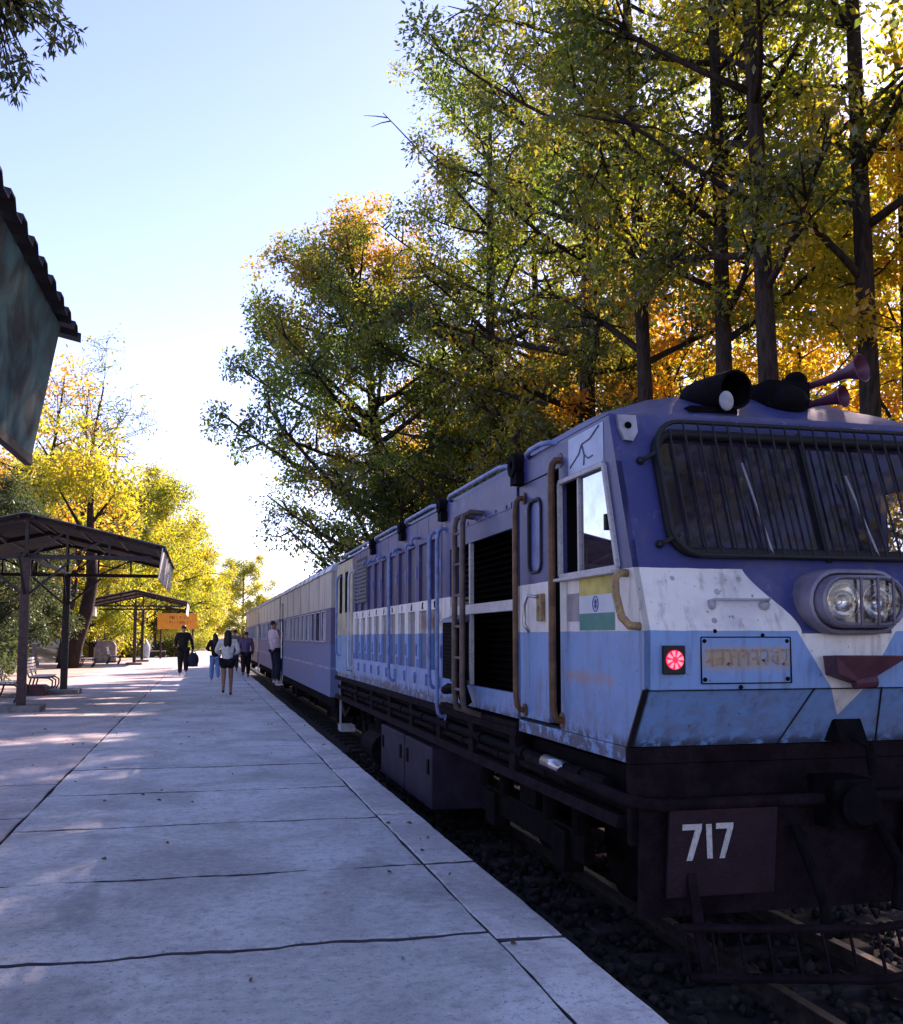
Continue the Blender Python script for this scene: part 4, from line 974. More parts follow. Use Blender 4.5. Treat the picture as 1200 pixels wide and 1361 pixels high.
# parked cart / luggage heap
cart = empty('luggage_cart', (-3.2, 76, 0)); tag(cart, 'low luggage trolley under the farthest shelter', 'trolley')
b = MB(); b.box(-3.7, -2.6, 75.7, 76.4, .42, .50); b.box(-3.72, -3.66, 75.7, 76.4, .5, .95); b.build('deck', 'concrete_block', cart)
for yy in (75.8, 76.3):
    for xx in (-3.5, -2.8): b = MB(); b.lathe((xx, yy, .21), (0, 1, 0), [(.05, -.03), (.21, -.03), (.21, .03), (.05, .03)], 14); b.build('wheel', 'rubber', cart)

# station name board
nb = empty('station_name_board', (-1.75, 72, 0)); tag(nb, 'orange station name board with dark faded lettering on two posts', 'sign')
b = MB(); b.box(-3.05, -.42, 71.98, 72.04, 2.02, 3.08); brd = b.build('board', simple('board_orange', (.72, .30, .03), .5, 0, .12, 3), nb, bevel=.02)
b = MB(); q = random.Random(4)
for zc_, h, n in ((2.78, .22, 8), (2.45, .18, 9)):
    x = -2.25
    for i in range(n):
        wd = q.uniform(.08, .15)
        b.box(x, x + .03, 71.972, 71.979, zc_ - h / 2, zc_ + h / 2)
        if q.random() < .7: b.box(x + .03, x + wd, 71.972, 71.979, zc_ + h * q.choice((-.4, 0, .35)), zc_ + h * .45)
        x += wd + .05
b.build('faded_lettering', simple('board_ink', (.30, .10, .02), .6), brd)
for x in (-2.8, -.7): b = MB(); b.box(x - .06, x + .06, 72.045, 72.14, 0, 3.1); b.build('post', 'iron_dark', nb)

# utility pole and wires
pole = empty('utility_pole', (-6.1, 70, 0)); tag(pole, 'tall thin grey utility pole rising behind the nearest shelter', 'pole')
b = MB(); b.tube([(-6.2, 70, 0), (-6.0, 70, 7), (-5.85, 70, 14)], [.16, .13, .09], 10); b.build('shaft', simple('pole_grey', (.20, .18, .16), .7), pole, smooth=True)
b = MB(); b.bar((-6.6, 70, 13.4), (-5.1, 70, 13.4), .08); b.build('cross_arm', 'iron_dark', pole)
b = MB()
def sag(a, c, s, n=14): return [tuple(Vector(a).lerp(Vector(c), i / n) - Vector((0, 0, s * 4 * (i / n) * (1 - i / n)))) for i in range(n + 1)]
b.tube(sag((-5.2, 70, 13.5), (12, 66, 13.6), .5), .015, 4)
tag(b.build('overhead_wire', 'iron_dark'), 'thin upper wire crossing the sky from the utility pole', 'wire', 'wires over the track')
b = MB(); b.tube(sag((-5.9, 70, 9), (12, 66, 9.2), .5), .015, 4)
tag(b.build('overhead_wire', 'iron_dark'), 'thin lower wire crossing the sky near the far trees', 'wire', 'wires over the track')

# ------------------------------------------------------------------ people
def skin_obj(name, pts, edges, mat, parent, sub=1, extra=None):
    """pts: dict key -> (x,y,z,r); grows one continuous surface over the joints"""
    keys = list(pts); idx = {k: i for i, k in enumerate(keys)}
    me = bpy.data.meshes.new(name); me.from_pydata([pts[k][:3] for k in keys], [(idx[a], idx[b_]) for a, b_ in edges], [])
    o = bpy.data.objects.new(name, me); COL.objects.link(o)
    o.modifiers.new('skin', 'SKIN'); ss = o.modifiers.new('sub', 'SUBSURF'); ss.levels = sub; ss.render_levels = sub
    for k in keys:
        r_ = pts[k][3]; me.skin_vertices[0].data[idx[k]].radius = (r_, r_) if not isinstance(r_, tuple) else r_
    me.skin_vertices[0].data[0].use_root = True
    dg = bpy.context.evaluated_depsgraph_get(); dg.update()
    nm = bpy.data.meshes.new_from_object(o.evaluated_get(dg)); bpy.data.objects.remove(o, do_unlink=True)
    if extra is not None:
        bm = bmesh.new(); bm.from_mesh(nm); tmp = bpy.data.meshes.new('x'); tmp.from_pydata([tuple(p) for p in extra.v], [], extra.f); bm.from_mesh(tmp); bm.to_mesh(nm); bm.free()
    nm.name = name; nm.materials.clear(); nm.materials.append(M[mat]); nm.polygons.foreach_set('use_smooth', [True] * len(nm.polygons))
    q = bpy.data.objects.new(name, nm); COL.objects.link(q); q.parent = parent; return q

def person(loc, rotz, H, label, arms, legs, top, bottom, shoe, hair, long_top=.88, sleeve='full', leg_len='full', lean=0, bulk=1.0, group=None):
    """arms/legs: {'L':(elbow,wrist)} ; local +Y is forward; sizes for a 1.7 m figure, scaled"""
    s = H / 1.7; root = empty('person', loc); root.rotation_euler.z = rotz; root.scale = (s, s, s); tag(root, label, 'person', group)
    def L(z): return lean * (z - .9)
    P = dict(pel=(0, 0, .93, .085 * bulk), spine=(0, L(1.12), 1.12, .075 * bulk), chest=(0, L(1.32), 1.32, .08 * bulk), neck=(0, L(1.45), 1.46, .05), head0=(0, L(1.55) + .015, 1.545, .07), head=(0, L(1.6) + .015, 1.61, .088), top=(0, L(1.66) + .01, 1.675, .062))
    E = [('pel', 'spine'), ('spine', 'chest'), ('chest', 'neck'), ('neck', 'head0'), ('head0', 'head'), ('head', 'top')]
    for sd_, sx in (('L', -1), ('R', 1)):
        el, wr = arms[sd_]; kn, an = legs[sd_]
        P['sh' + sd_] = (sx * .17 * bulk, L(1.39), 1.395, .052); P['el' + sd_] = (*el, .04); P['wr' + sd_] = (*wr, .028)
        dv = (Vector(wr) - Vector(el)).normalized(); h = Vector(wr) + dv * .07; P['ha' + sd_] = (*h, .033)
        P['hip' + sd_] = (sx * .085 * bulk, 0, .88, .078 * bulk); P['kn' + sd_] = (*kn, .058 * bulk); P['an' + sd_] = (*an, .038)
        P['ba' + sd_] = (an[0], an[1] + .10, max(.028, an[2] - .055), .034)
        E += [('chest', 'sh' + sd_), ('sh' + sd_, 'el' + sd_), ('el' + sd_, 'wr' + sd_), ('wr' + sd_, 'ha' + sd_), ('pel', 'hip' + sd_), ('hip' + sd_, 'kn' + sd_), ('kn' + sd_, 'an' + sd_), ('an' + sd_, 'ba' + sd_)]
    ex = MB()
    for sd_, sx in (('L', -1), ('R', 1)):    # fingers and thumb, ears
        wr = Vector(P['wr' + sd_][:3]); h = Vector(P['ha' + sd_][:3]); dv = (h - wr).normalized(); sv = Vector((0, 1, 0)); sv = (sv - dv * sv.dot(dv)).normalized(); nv = dv.cross(sv)
        for k, ln in enumerate((.062, .075, .07, .055)):
            a = h + sv * (.03 - k * .02) + dv * .012; ex.tube([a, a + dv * ln * .55, a + dv * ln * .8 - nv * sx * .02, a + dv * ln * .85 - nv * sx * .035], [.0085, .008, .0075, .006], 6)
        a = h + sv * .03 - dv * .03; ex.tube([a, a + sv * .025 + dv * .02, a + sv * .03 + dv * .05], [.01, .009, .007], 6)
        ex.ball((sx * .088, L(1.6) + .01, 1.605), (.012, .022, .032), 8, 6)
    ex.ball((0, L(1.6) + .105, 1.60), (.013, .018, .022), 8, 6)
    ex.ball((.032, L(1.6) + .09, 1.625), (.012, .009, .008), 8, 6); ex.ball((-.032, L(1.6) + .09, 1.625), (.012, .009, .008), 8, 6); ex.ball((0, L(1.6) + .088, 1.555), (.022, .01, .007), 8, 6)
    skin_obj('body', P, E, 'skin', root, 1, ex)
    # top
    g = .018; Q = dict(mid=(0, L(1.12), 1.12, .14 * bulk), low=(0, .0, long_top, .155 * bulk), chest=(0, L(1.32), 1.32, .155 * bulk), neck=(0, L(1.45), 1.455, .066))
    F = [('mid', 'low'), ('mid', 'chest'), ('chest', 'neck')]
    for sd_, sx in (('L', -1), ('R', 1)):
        Q['sh' + sd_] = (*P['sh' + sd_][:3], .085); Q['el' + sd_] = (*P['el' + sd_][:3], .066)
        F += [('chest', 'sh' + sd_)]
        if sleeve == 'full': Q['wr' + sd_] = (*P['wr' + sd_][:3], .044); F += [('sh' + sd_, 'el' + sd_), ('el' + sd_, 'wr' + sd_)]
        else:
            m = Vector(P['sh' + sd_][:3]).lerp(Vector(P['el' + sd_][:3]), .75); Q['el' + sd_] = (*m, .062); F += [('sh' + sd_, 'el' + sd_)]
    skin_obj('top', Q, F, top, root)
    # bottoms
    Q = dict(pel=(0, 0, .97, .14 * bulk)); F = []
    for sd_, sx in (('L', -1), ('R', 1)):
        Q['hip' + sd_] = (*P['hip' + sd_][:3], .118 * bulk); F.append(('pel', 'hip' + sd_))
        if leg_len == 'full':
            an = Vector(P['an' + sd_][:3]) + Vector((0, 0, .01)); Q['kn' + sd_] = (*P['kn' + sd_][:3], .09 * bulk); Q['an' + sd_] = (*an, .07); F += [('hip' + sd_, 'kn' + sd_), ('kn' + sd_, 'an' + sd_)]
        else:
            m = Vector(P['hip' + sd_][:3]).lerp(Vector(P['kn' + sd_][:3]), .55); Q['kn' + sd_] = (*m, .115 * bulk); F.append(('hip' + sd_, 'kn' + sd_))
    skin_obj('trousers' if leg_len == 'full' else 'shorts', Q, F, bottom, root)
    for sd_ in 'LR':
        an = P['an' + sd_]; tilt = an[2] - .08
        Q = dict(heel=(an[0], an[1] - .03, an[2] - .035, .045), mid=(an[0], an[1] + .07, max(.035, an[2] - .05), .042), toe=(an[0], an[1] + .15, max(.03, an[2] - .055), .033)); skin_obj('shoe', Q, [('heel', 'mid'), ('mid', 'toe')], shoe, root)
    hy = L(1.6)
    if hair == 'long':
        Q = dict(a=(0, hy + .02, 1.68, .07), b=(0, hy - .025, 1.635, .10), c=(0, hy - .06, 1.52, .105), d=(0, hy - .095, 1.38, (.12, .06)), e=(0, hy - .10, 1.22, (.09, .04))); F = [('a', 'b'), ('b', 'c'), ('c', 'd'), ('d', 'e')]
    elif hair == 'bun':
        Q = dict(a=(0, hy + .02, 1.68, .07), b=(0, hy - .02, 1.64, .098), c=(0, hy - .045, 1.55, .085), d=(0, hy - .12, 1.66, .05)); F = [('a', 'b'), ('b', 'c'), ('b', 'd')]
    else:
        Q = dict(a=(0, hy + .03, 1.69, .066), b=(0, hy - .012, 1.645, .096), c=(0, hy - .035, 1.565, .075)); F = [('a', 'b'), ('b', 'c')]
    skin_obj('hair', Q, F, 'hair', root)
    return root, P, s
def walk(ph, kf=.0):
    """leg poses mid-stride; ph=+1 left leg forward"""
    f = ((-.09, .10, .50), (-.09, .20, .085)); r_ = ((.09, .02, .49), (.09, -.24, .16))
    if ph < 0: f, r_ = ((-.09, .02, .49), (-.09, -.24, .16)), ((.09, .10, .50), (.09, .20, .085))
    return dict(L=f, R=r_)
hang = dict(L=((-.25, -.02, 1.12), (-.24, .06, .88)), R=((.25, .0, 1.12), (.25, .04, .88)))
bent = dict(L=((-.29, -.05, 1.14), (-.16, .14, 1.08)), R=((.29, -.05, 1.14), (.17, .14, 1.06)))
person((-.72, 40.2, 0), .05, 1.93, 'man in black jacket and trousers walking away with a bag in his hand', dict(L=((-.26, .0, 1.13), (-.22, .16, .98)), R=((.28, -.03, 1.13), (.31, -.02, .88))), walk(1), 'cloth_black', 'cloth_black', 'shoe_white', 'short', bulk=1.12)
person((.62, 26.9, 0), -.05, 1.67, 'woman with long hair in white top and black shorts walking away', bent, walk(-1), 'cloth_white', 'cloth_black', 'shoe_dark', 'long', .93, leg_len='short', bulk=1.12)
person((.40, 35.0, 0), .1, 1.62, 'woman in black top and light blue jeans walking beyond the white top', bent, walk(1), 'cloth_black', 'cloth_jeans', 'shoe_white', 'long', .86, bulk=1.0)
person((1.28, 43.5, 0), 0, 1.78, 'person with dark hair walking ahead, half hidden behind the woman in white', hang, walk(1), 'cloth_grey', 'cloth_navy', 'shoe_dark', 'short')
person((1.55, 38.5, 0), -.05, 1.68, 'person in dark purple shirt walking close to the platform edge', hang, walk(-1), 'cloth_purple', 'cloth_black', 'shoe_dark', 'short', bulk=1.1)
# the man on the coach step
person((1.97, 28.86, .20), -PI / 2 + .5, 1.74, 'man in pale shirt leaning out of the coach doorway on its step', dict(L=((-.30, .02, 1.18), (-.18, .22, 1.2)), R=((.25, .16, 1.25), (.14, .36, 1.28))), dict(L=((-.10, .06, .49), (-.10, .02, .09)), R=((.09, .04, .49), (.09, .0, .09))), 'cloth_pink', 'cloth_navy', 'shoe_white', 'short', lean=-.12)
# hand bag of the man in black
bag = empty('hand_bag', (-.35, 40.15, .38)); tag(bag, 'dark rounded bag held low in the hand of the man in black', 'bag')
b = MB(); b.ball((-.35, 40.15, .62), (.22, .13, .27), 14, 10); b.box(-.53, -.17, 40.06, 40.24, .36, .52); b.build('bag_body', 'cloth_navy', bag, bevel=.03, smooth=True)
b = MB(); b.tube([(-.46, 40.15, .84), (-.42, 40.15, .93), (-.34, 40.15, .95), (-.28, 40.15, .92), (-.24, 40.15, .84)], .016, 8); b.build('handle', 'cloth_black', bag, smooth=True)

# ------------------------------------------------------------------ trees
def leaf_mat(name, stops, trans, clump=None, cs=.35, tw=.6, tip=None):
    t = T(name); c = t.coord(); r_ = t.island(); n = t.noise(c, cs, 3, .5)
    f = (r_ * .45 + n.step(.3, .7) * .55) 
    k = t.ramp(f, stops)
    if clump: k = t.mix(n.step(.60, .70) * .85, k, clump)
    if tip: k = t.mix(t.xyz(c)[2].step(*tip) * n.step(.35, .6) * .9, k, (.36, .19, .03))     # the crown top has turned
    kd = t.mix(1.0, k, k); kd.o.node.blend_type = 'MULTIPLY'; kd.o.node.inputs[7].default_value = (.7, .7, .7, 1); [t.nt.links.remove(l_) for l_ in list(kd.o.node.inputs[7].links)]
    d = t.nt.nodes.new('ShaderNodeBsdfDiffuse'); t.nt.links.new(kd.o, d.inputs[0])
    kt = t.nt.nodes.new('ShaderNodeMix'); kt.data_type = 'RGBA'; kt.blend_type = 'MULTIPLY'; kt.inputs[0].default_value = 1; t.nt.links.new(k.o, kt.inputs[6]); kt.inputs[7].default_value = (trans[0] * 1.35, trans[1] * 1.35, trans[2] * .9, 1)
    tr = t.nt.nodes.new('ShaderNodeBsdfTranslucent'); t.nt.links.new(kt.outputs[2], tr.inputs[0])
    gl = t.nt.nodes.new('ShaderNodeBsdfGlossy'); gl.inputs['Roughness'].default_value = .45; gl.inputs['Color'].default_value = (.6, .65, .7, 1)
    m1 = t.nt.nodes.new('ShaderNodeMixShader'); m1.inputs[0].default_value = tw; t.nt.links.new(d.outputs[0], m1.inputs[1]); t.nt.links.new(tr.outputs[0], m1.inputs[2])
    m2 = t.nt.nodes.new('ShaderNodeMixShader'); m2.inputs[0].default_value = .06; t.nt.links.new(m1.outputs[0], m2.inputs[1]); t.nt.links.new(gl.outputs[0], m2.inputs[2])
    t.nt.links.new(m2.outputs[0], t.out.inputs[0]); return t.m
M['leaf_green'] = leaf_mat('leaf_green', [(0, (.02, .045, .032)), (.4, (.045, .072, .03)), (.7, (.10, .105, .025)), (1, (.19, .14, .025))], (2.3, 2.1, .7))
M['leaf_mixed'] = leaf_mat('leaf_mixed', [(0, (.025, .06, .03)), (.4, (.06, .095, .025)), (.7, (.13, .135, .02)), (1, (.22, .15, .02))], (2.9, 2.8, .9), (.24, .10, .025))
M['leaf_broad'] = leaf_mat('leaf_broad', [(0, (.02, .055, .035)), (.45, (.04, .08, .035)), (.75, (.09, .10, .025)), (1, (.18, .13, .025))], (2.7, 2.4, .8), (.24, .15, .03), .22, .6, (15.2, 18.5))
M['leaf_yellow'] = leaf_mat('leaf_yellow', [(0, (.07, .10, .02)), (.35, (.14, .155, .02)), (.7, (.24, .215, .02)), (1, (.30, .17, .02))], (2.4, 2.4, .8))
M['leaf_gold'] = leaf_mat('leaf_gold', [(0, (.12, .13, .02)), (.35, (.22, .19, .02)), (.7, (.32, .21, .02)), (1, (.34, .13, .02))], (2.4, 2.2, .7), None, .35, .7)
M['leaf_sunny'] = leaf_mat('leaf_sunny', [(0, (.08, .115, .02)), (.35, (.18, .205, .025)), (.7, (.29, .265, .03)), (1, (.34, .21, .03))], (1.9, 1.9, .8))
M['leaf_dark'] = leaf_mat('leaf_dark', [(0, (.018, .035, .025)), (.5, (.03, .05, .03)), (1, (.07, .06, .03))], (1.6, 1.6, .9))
M['leaf_orange'] = leaf_mat('leaf_orange', [(0, (.14, .12, .03)), (.5, (.30, .22, .03)), (1, (.36, .18, .03))], (2.2, 1.9, .7))
def bark_mat(name, a, c_):
    t = T(name); c = t.coord('Object', None, (6, 6, 1.2)); n = t.noise(c, 2.5, 6, .7)
    return t.bsdf(t.mix(n.step(.3, .7), a, c_), .95, bump=n, bstr=.8, bdist=.03, spec=.2)
M['bark'] = bark_mat('bark', (.014, .011, .011), (.05, .038, .034))
M['bark_pale'] = bark_mat('bark_pale', (.06, .05, .045), (.16, .13, .11))

def leaves(centres, radii, per, length, rs_, droop=.3, flat=.95, wid=(.36, .58)):
    """rhombic folded leaves scattered through ellipsoidal clumps -> verts, quads"""
    n = len(centres); idx = np.repeat(np.arange(n), per)
    m = len(idx); d = rs_.normal(size=(m, 3)); d /= np.linalg.norm(d, axis=1)[:, None]
    rad = rs_.rand(m) ** .6
    p = centres[idx] + d * (rad * radii[idx])[:, None] * np.array([1, 1, flat])
    ax = d + rs_.normal(size=(m, 3)) * .8; ax[:, 2] -= droop; ax /= np.linalg.norm(ax, axis=1)[:, None]
    up = rs_.normal(size=(m, 3)) * .7; up[:, 2] += .6
    sv = np.cross(ax, up); sv /= np.linalg.norm(sv, axis=1)[:, None] + 1e-9; nv = np.cross(sv, ax)
    L = (length * rs_.uniform(.45, 1.5, m))[:, None]; W = L * rs_.uniform(*wid, m)[:, None]
    v = np.stack([p, p + ax * L * .42 + sv * W * .5 + nv * L * .07, p + ax * L, p + ax * L * .42 - sv * W * .5 + nv * L * .07], 1).reshape(-1, 3)
    f = np.arange(m * 4).reshape(m, 4); return v, f

def tree_mesh(name, seed, H, r0, zb, prof, nlimb, per, leaf_len, clump_r, lean=(0, 0), bare=False, sub=5, up=.35, density=1.0):
    """prof(t) -> crown radius at crown height fraction t; returns wood mesh, crown mesh"""
    q = random.Random(seed); rs_ = np.random.RandomState(seed); wood = MB(); C_ = []; CR = []
    n = 12; tp = []
    wx, wy = q.uniform(-.3, .3), q.uniform(-.3, .3)
    for i in range(n + 1):
        f = i / n; tp.append(Vector((lean[0] * f ** 1.4 + wx * math.sin(f * 5), lean[1] * f ** 1.4 + wy * math.sin(f * 4 + 1), H * .93 * f)))
    rr = [r0 * (1.25 if i == 0 else 1) * (1 - .86 * (i / n)) for i in range(n + 1)]
    wood.tube(tp, rr, 10)
    def at(z):
        f = max(0, min(.999, z / (H * .93))) * n; i = int(f); return tp[i].lerp(tp[i + 1], f - i), rr[i] + (rr[i + 1] - rr[i]) * (f - i)
    for k in range(nlimb):
        t_ = (k + q.uniform(.1, .9)) / nlimb; z = zb + (H - zb) * t_ * .92
        a = k * 2.39996 + q.uniform(-.5, .5); z_st = max(zb * .75, z - q.uniform(.6, 2.2)); p0, tr_ = at(z_st)
        Rr = prof(t_) * q.uniform(.65, 1.12)
        d = Vector((math.cos(a), math.sin(a), 0)); end = Vector((at(z)[0].x, at(z)[0].y, z)) + d * Rr + Vector((0, 0, q.uniform(-.2, .8) * up * Rr))
        mid = p0.lerp(end, .5) + Vector((q.uniform(-.3, .3), q.uniform(-.3, .3), -.08 * Rr + q.uniform(-.2, .4)))
        pts = []
        for i in range(7):
            s_ = i / 6; pts.append(p0 * (1 - s_) ** 2 + mid * 2 * s_ * (1 - s_) + end * s_ * s_)
        lr = min(tr_ * .55, .03 + .022 * Rr); wood.tube(pts, [lr * (1 - .8 * i / 6) for i in range(7)], 6)
        for j in range(sub):
            s_ = q.uniform(.3, 1.0) if not bare else q.uniform(.2, 1); base = pts[min(5, int(s_ * 6))].lerp(pts[min(6, int(s_ * 6) + 1)], (s_ * 6) % 1)
            dv = Vector((q.uniform(-1, 1), q.uniform(-1, 1), q.uniform(-.45, .9))).normalized() * q.uniform(.5, 1.0) * clump_r * 1.35 + d * .3
            tip = base + dv; bm_ = base.lerp(tip, .5) + Vector((0, 0, q.uniform(-.1, .2)))
            wood.tube([base, bm_, tip], [lr * .38, lr * .26, .008], 5)
            C_.append(tip); CR.append(clump_r * q.uniform(.55, 1.15))
            if bare:
                for jj in range(5):
                    b2 = bm_.lerp(tip, q.random()); t2 = b2 + Vector((q.uniform(-1, 1), q.uniform(-1, 1), q.uniform(-.2, 1))).normalized() * q.uniform(.4, 1.1)
                    wood.tube([b2, b2.lerp(t2, .5) + Vector((0, 0, .06)), t2], [.014, .01, .005], 4)
                    C_.append(t2); CR.append(.35)
    Cn = np.array([tuple(c) for c in C_]); Rn = np.array(CR)
    keep = rs_.rand(len(Cn)) < density; Cn, Rn = Cn[keep], Rn[keep]
    v, f = leaves(Cn, Rn, per, leaf_len, rs_)
    wv = np.array([tuple(p) for p in wood.v]); 
    wm = bpy.data.meshes.new(name + '_wood'); wm.from_pydata([tuple(p) for p in wood.v], [], wood.f); wm.polygons.foreach_set('use_smooth', [True] * len(wm.polygons))
    return wm, (v, f)

FLECKS = [(-2.3, 15.9, 1.5, .55), (-1.6, 16.6, .7, .4), (-3.6, 15.3, .9, .3), (-2.2, 20.9, 1.3, .35), (-1.7, 24.2, 1.0, .35), (-2.8, 26.5, 1.2, .5), (-1.5, 29.5, 1.0, .5), (-.93, 8.5, .2, .15), (-2.4, 9.9, .45, .16), (-3.9, 18.2, .9, .3), (-3.2, 22.8, .9, .25), (-1.2, 33, 1.1, .7), (-2.6, 31.5, 1.0, .5), (-4.6, 24.5, .8, .5), (-.9, 37, .8, .9)]  # leaves over these ground spots are removed to let sun patches through
def fleck_mask(p):
    gx = p[:, 0] - p[:, 2] * sd.x / sd.z; gy = p[:, 1] - p[:, 2] * sd.y / sd.z; m = np.zeros(len(p), bool)
    for fx_, fy_, rx_, ry_ in FLECKS: m |= ((gx - fx_) / rx_) ** 2 + ((gy - fy_) / ry_) ** 2 < 1 + .35 * np.sin(gx * 9) * np.sin(gy * 7)
    return m
def plant(kind, bark, leaf, loc, rz, sc, label, name, group, cat='tree', sz=None):
    wm, cm = kind
    root = empty(name, loc); root.rotation_euler.z = rz; root.scale = (sc, sc, sz or sc); tag(root, label, cat, group)
    key = (id(wm), bark)
    if key not in WC: m = wm.copy(); m.materials.append(M[bark]); WC[key] = m
    link('trunk', WC[key], root)
    ca_, sa_ = math.cos(rz), math.sin(rz); p = cm[0].reshape(-1, 4, 3)[:, 0] * np.array([sc, sc, sz or sc]); p = np.stack([p[:, 0] * ca_ - p[:, 1] * sa_ + loc[0], p[:, 0] * sa_ + p[:, 1] * ca_ + loc[1], p[:, 2] + loc[2]], 1)
    mk = fleck_mask(p)
    if mk.sum() > 20:
        link('crown', np_mesh('crown', cm[0].reshape(-1, 4, 3)[~mk].reshape(-1, 3), np.arange(4 * (~mk).sum()).reshape(-1, 4), [leaf]), root); return root
    key = (id(cm), leaf)
    if key not in WC: WC[key] = np_mesh('crown', cm[0], cm[1], [leaf])
    link('crown', WC[key], root); return root
WC = {}
tall = [tree_mesh('tall', 11 + i, 25, .21, 8.5, lambda t_: 1.3 + 3.2 * math.sin(PI * min(1, t_ * .82 + .14)) ** .8, 30, 170, .125, .72, lean=(q_, .3), sub=9, up=.35, density=.76) for i, q_ in enumerate((-.8, .5, -.3))]
spread = tree_mesh('spread', 41, 18.4, .40, 3.4, lambda t_: .8 + 5.2 * math.sin(PI * min(1, t_ * .60 + .36)) ** .85, 60, 200, .15, .82, lean=(-2.3, -.6), sub=10, up=.7)
full = tree_mesh('full', 47, 24, .34, 4.5, lambda t_: 1.2 + 4.2 * math.sin(PI * min(1, t_ * .76 + .2)) ** .7, 50, 150, .14, .75, lean=(.2, 0), sub=9, up=.45, density=.85)
wood_ = [tree_mesh('woodland', 61 + i, 14.5, .13, 3.5, lambda t_: 1.0 + 2.2 * math.sin(PI * min(1, t_ * .8 + .15)), 22, 170, .15, .75, lean=(.4 - .7 * i, 0), sub=5) for i in range(2)]
leafy = [tree_mesh('leafy', 81 + i, 14, .26, 2.2, lambda t_: 1.2 + 3.6 * math.sin(PI * min(1, t_ * .74 + .2)) ** .8, 30, 230, .19, .95, sub=8, up=.4) for i in range(2)]
bare_ = tree_mesh('bare', 95, 13.5, .22, 5.5, lambda t_: 1.2 + 2.8 * math.sin(PI * min(1, t_ * .8 + .3)), 16, 7, .13, 1.3, lean=(1.6, 0), bare=True, sub=5, up=1.2)
thin = tree_mesh('thin', 97, 16, .24, 6, lambda t_: 1.0 + 2.9 * math.sin(PI * min(1, t_ * .8 + .2)), 18, 90, .2, 1.1, lean=(1.0, 0), sub=5, up=.6, density=.8)

GZ = -.5
G1 = 'tall trees behind the locomotive'
TT = [  # near row behind the train
    (0, 11.6, 15.6, 1.0, 1.08, 'leaf_yellow', 'tall tree over the cab roof, farthest right of the row'),
    (1, 9.6, 15.6, 2.4, 1.06, 'leaf_green', 'tall dark trunked tree right of the horns, second of the row from the right'),
    (2, 9.5, 17.5, 4.1, 1.04, 'leaf_mixed', 'tall tree with straight trunk directly above the windscreen, third from the right'),
    (0, 9.5, 20.2, .3, 1.06, 'leaf_green', 'tall tree behind the radiator grille, fourth of the row from the right'),
    ('full', 11.0, 28.0, .2, 1.05, 'leaf_green', 'tall dense green tree whose crown edges the open sky')]
for i, x, y, rz, sc, lf, lb in TT: plant(full if i == 'full' else tall[i], 'bark', lf, (x, y, GZ), rz, sc, lb, 'tall_tree', G1)
plant(spread, 'bark', 'leaf_broad', (7.3, 38, GZ), 0, .99, 'broad leaning tree with orange tipped crown reaching over the coaches', 'broad_tree', None)
G2 = 'woodland trees behind the train'
q = random.Random(12)
for y, x in ((13, 13.5), (15.5, 16), (18, 14), (20.5, 17.5), (22.5, 14.2), (26, 16.5), (28, 13.4), (31.5, 16), (34, 12.6), (37.5, 15.5), (41, 12.2), (45, 15), (49, 11.5), (53, 14.5), (58, 12), (66, 14)):
    plant(wood_[q.randrange(2)], 'bark', q.choice(('leaf_yellow', 'leaf_gold', 'leaf_gold', 'leaf_orange')), (x + q.uniform(-.5, .5), y, GZ), q.uniform(0, 6.28), q.uniform(.95, 1.2), 'slim yellow green woodland tree deep behind the train', 'woodland_tree', G2)
plant(full, 'bark', 'leaf_mixed', (9.4, 33.0, GZ), 4.4, .96, 'rounded tree standing between the broad leaning tree and the tall green one', 'tall_tree', G1)
plant(full, 'bark', 'leaf_mixed', (12.4, 36.5, GZ), 2.6, .95, 'full crowned tree filling the gap beside the broad leaning tree', 'tall_tree', G1)
for x, y, sc in ((13.2, 39.5, 1.25), (11.2, 45, 1.1)):
    plant(wood_[q.randrange(2)], 'bark', 'leaf_mixed', (x, y, GZ), q.uniform(0, 6.28), sc, 'slim yellow green woodland tree deep behind the train', 'woodland_tree', G2)
# unseen trees added behind and right of camera to shade the locomotive front
def shade_wood():
    vs, fs, n0 = [], [], 0; wv = MB(); r_ = random.Random(3)
    for i, (x, y, a, k) in enumerate(((11.5, 7, 1, .9), (13, -1, 2, 1.0), (12, -11, 3, .95))):
        v, f = tall[i % 3][1]; ca_, sa_ = math.cos(a), math.sin(a)
        sel = np.random.RandomState(i).rand(len(f)) < .55; f = f[sel]; v = v.reshape(-1, 4, 3)[sel].reshape(-1, 3) * np.array([1.25, 1.25, 1.0])
        c0 = v.reshape(-1, 4, 3)[:, :1]; v = (c0 + (v.reshape(-1, 4, 3) - c0) * 1.35).reshape(-1, 3); v[:, 2] = v[:, 2] * 1.1 - 4.5 * k
        q_ = np.stack([v[:, 0] * ca_ - v[:, 1] * sa_ + x, v[:, 0] * sa_ + v[:, 1] * ca_ + y, v[:, 2]], 1)
        vs.append(q_); fs.append(np.arange(len(q_)).reshape(-1, 4) + n0); n0 += len(q_)
    o = link('wood', np_mesh('wood', np.concatenate(vs), np.concatenate(fs), ['leaf_green'])); tag(o, 'unseen leafy wood added to shade the near end of the line', kind='stuff')
shade_wood()
rs5 = np.random.RandomState(14); cu = np.stack([rs5.uniform(6.0, 8.6, 150), rs5.uniform(-3, 34, 150), rs5.uniform(-.3, 2.2, 150)], 1)  # shrubs added beyond the train so the gap under it stays dark
v, f = leaves(cu, np.full(150, .7), 130, .16, rs5); tag(link('undergrowth', np_mesh('undergrowth', v, f, ['leaf_dark'])), 'dark undergrowth added to hide bright ground beyond the track', kind='stuff')
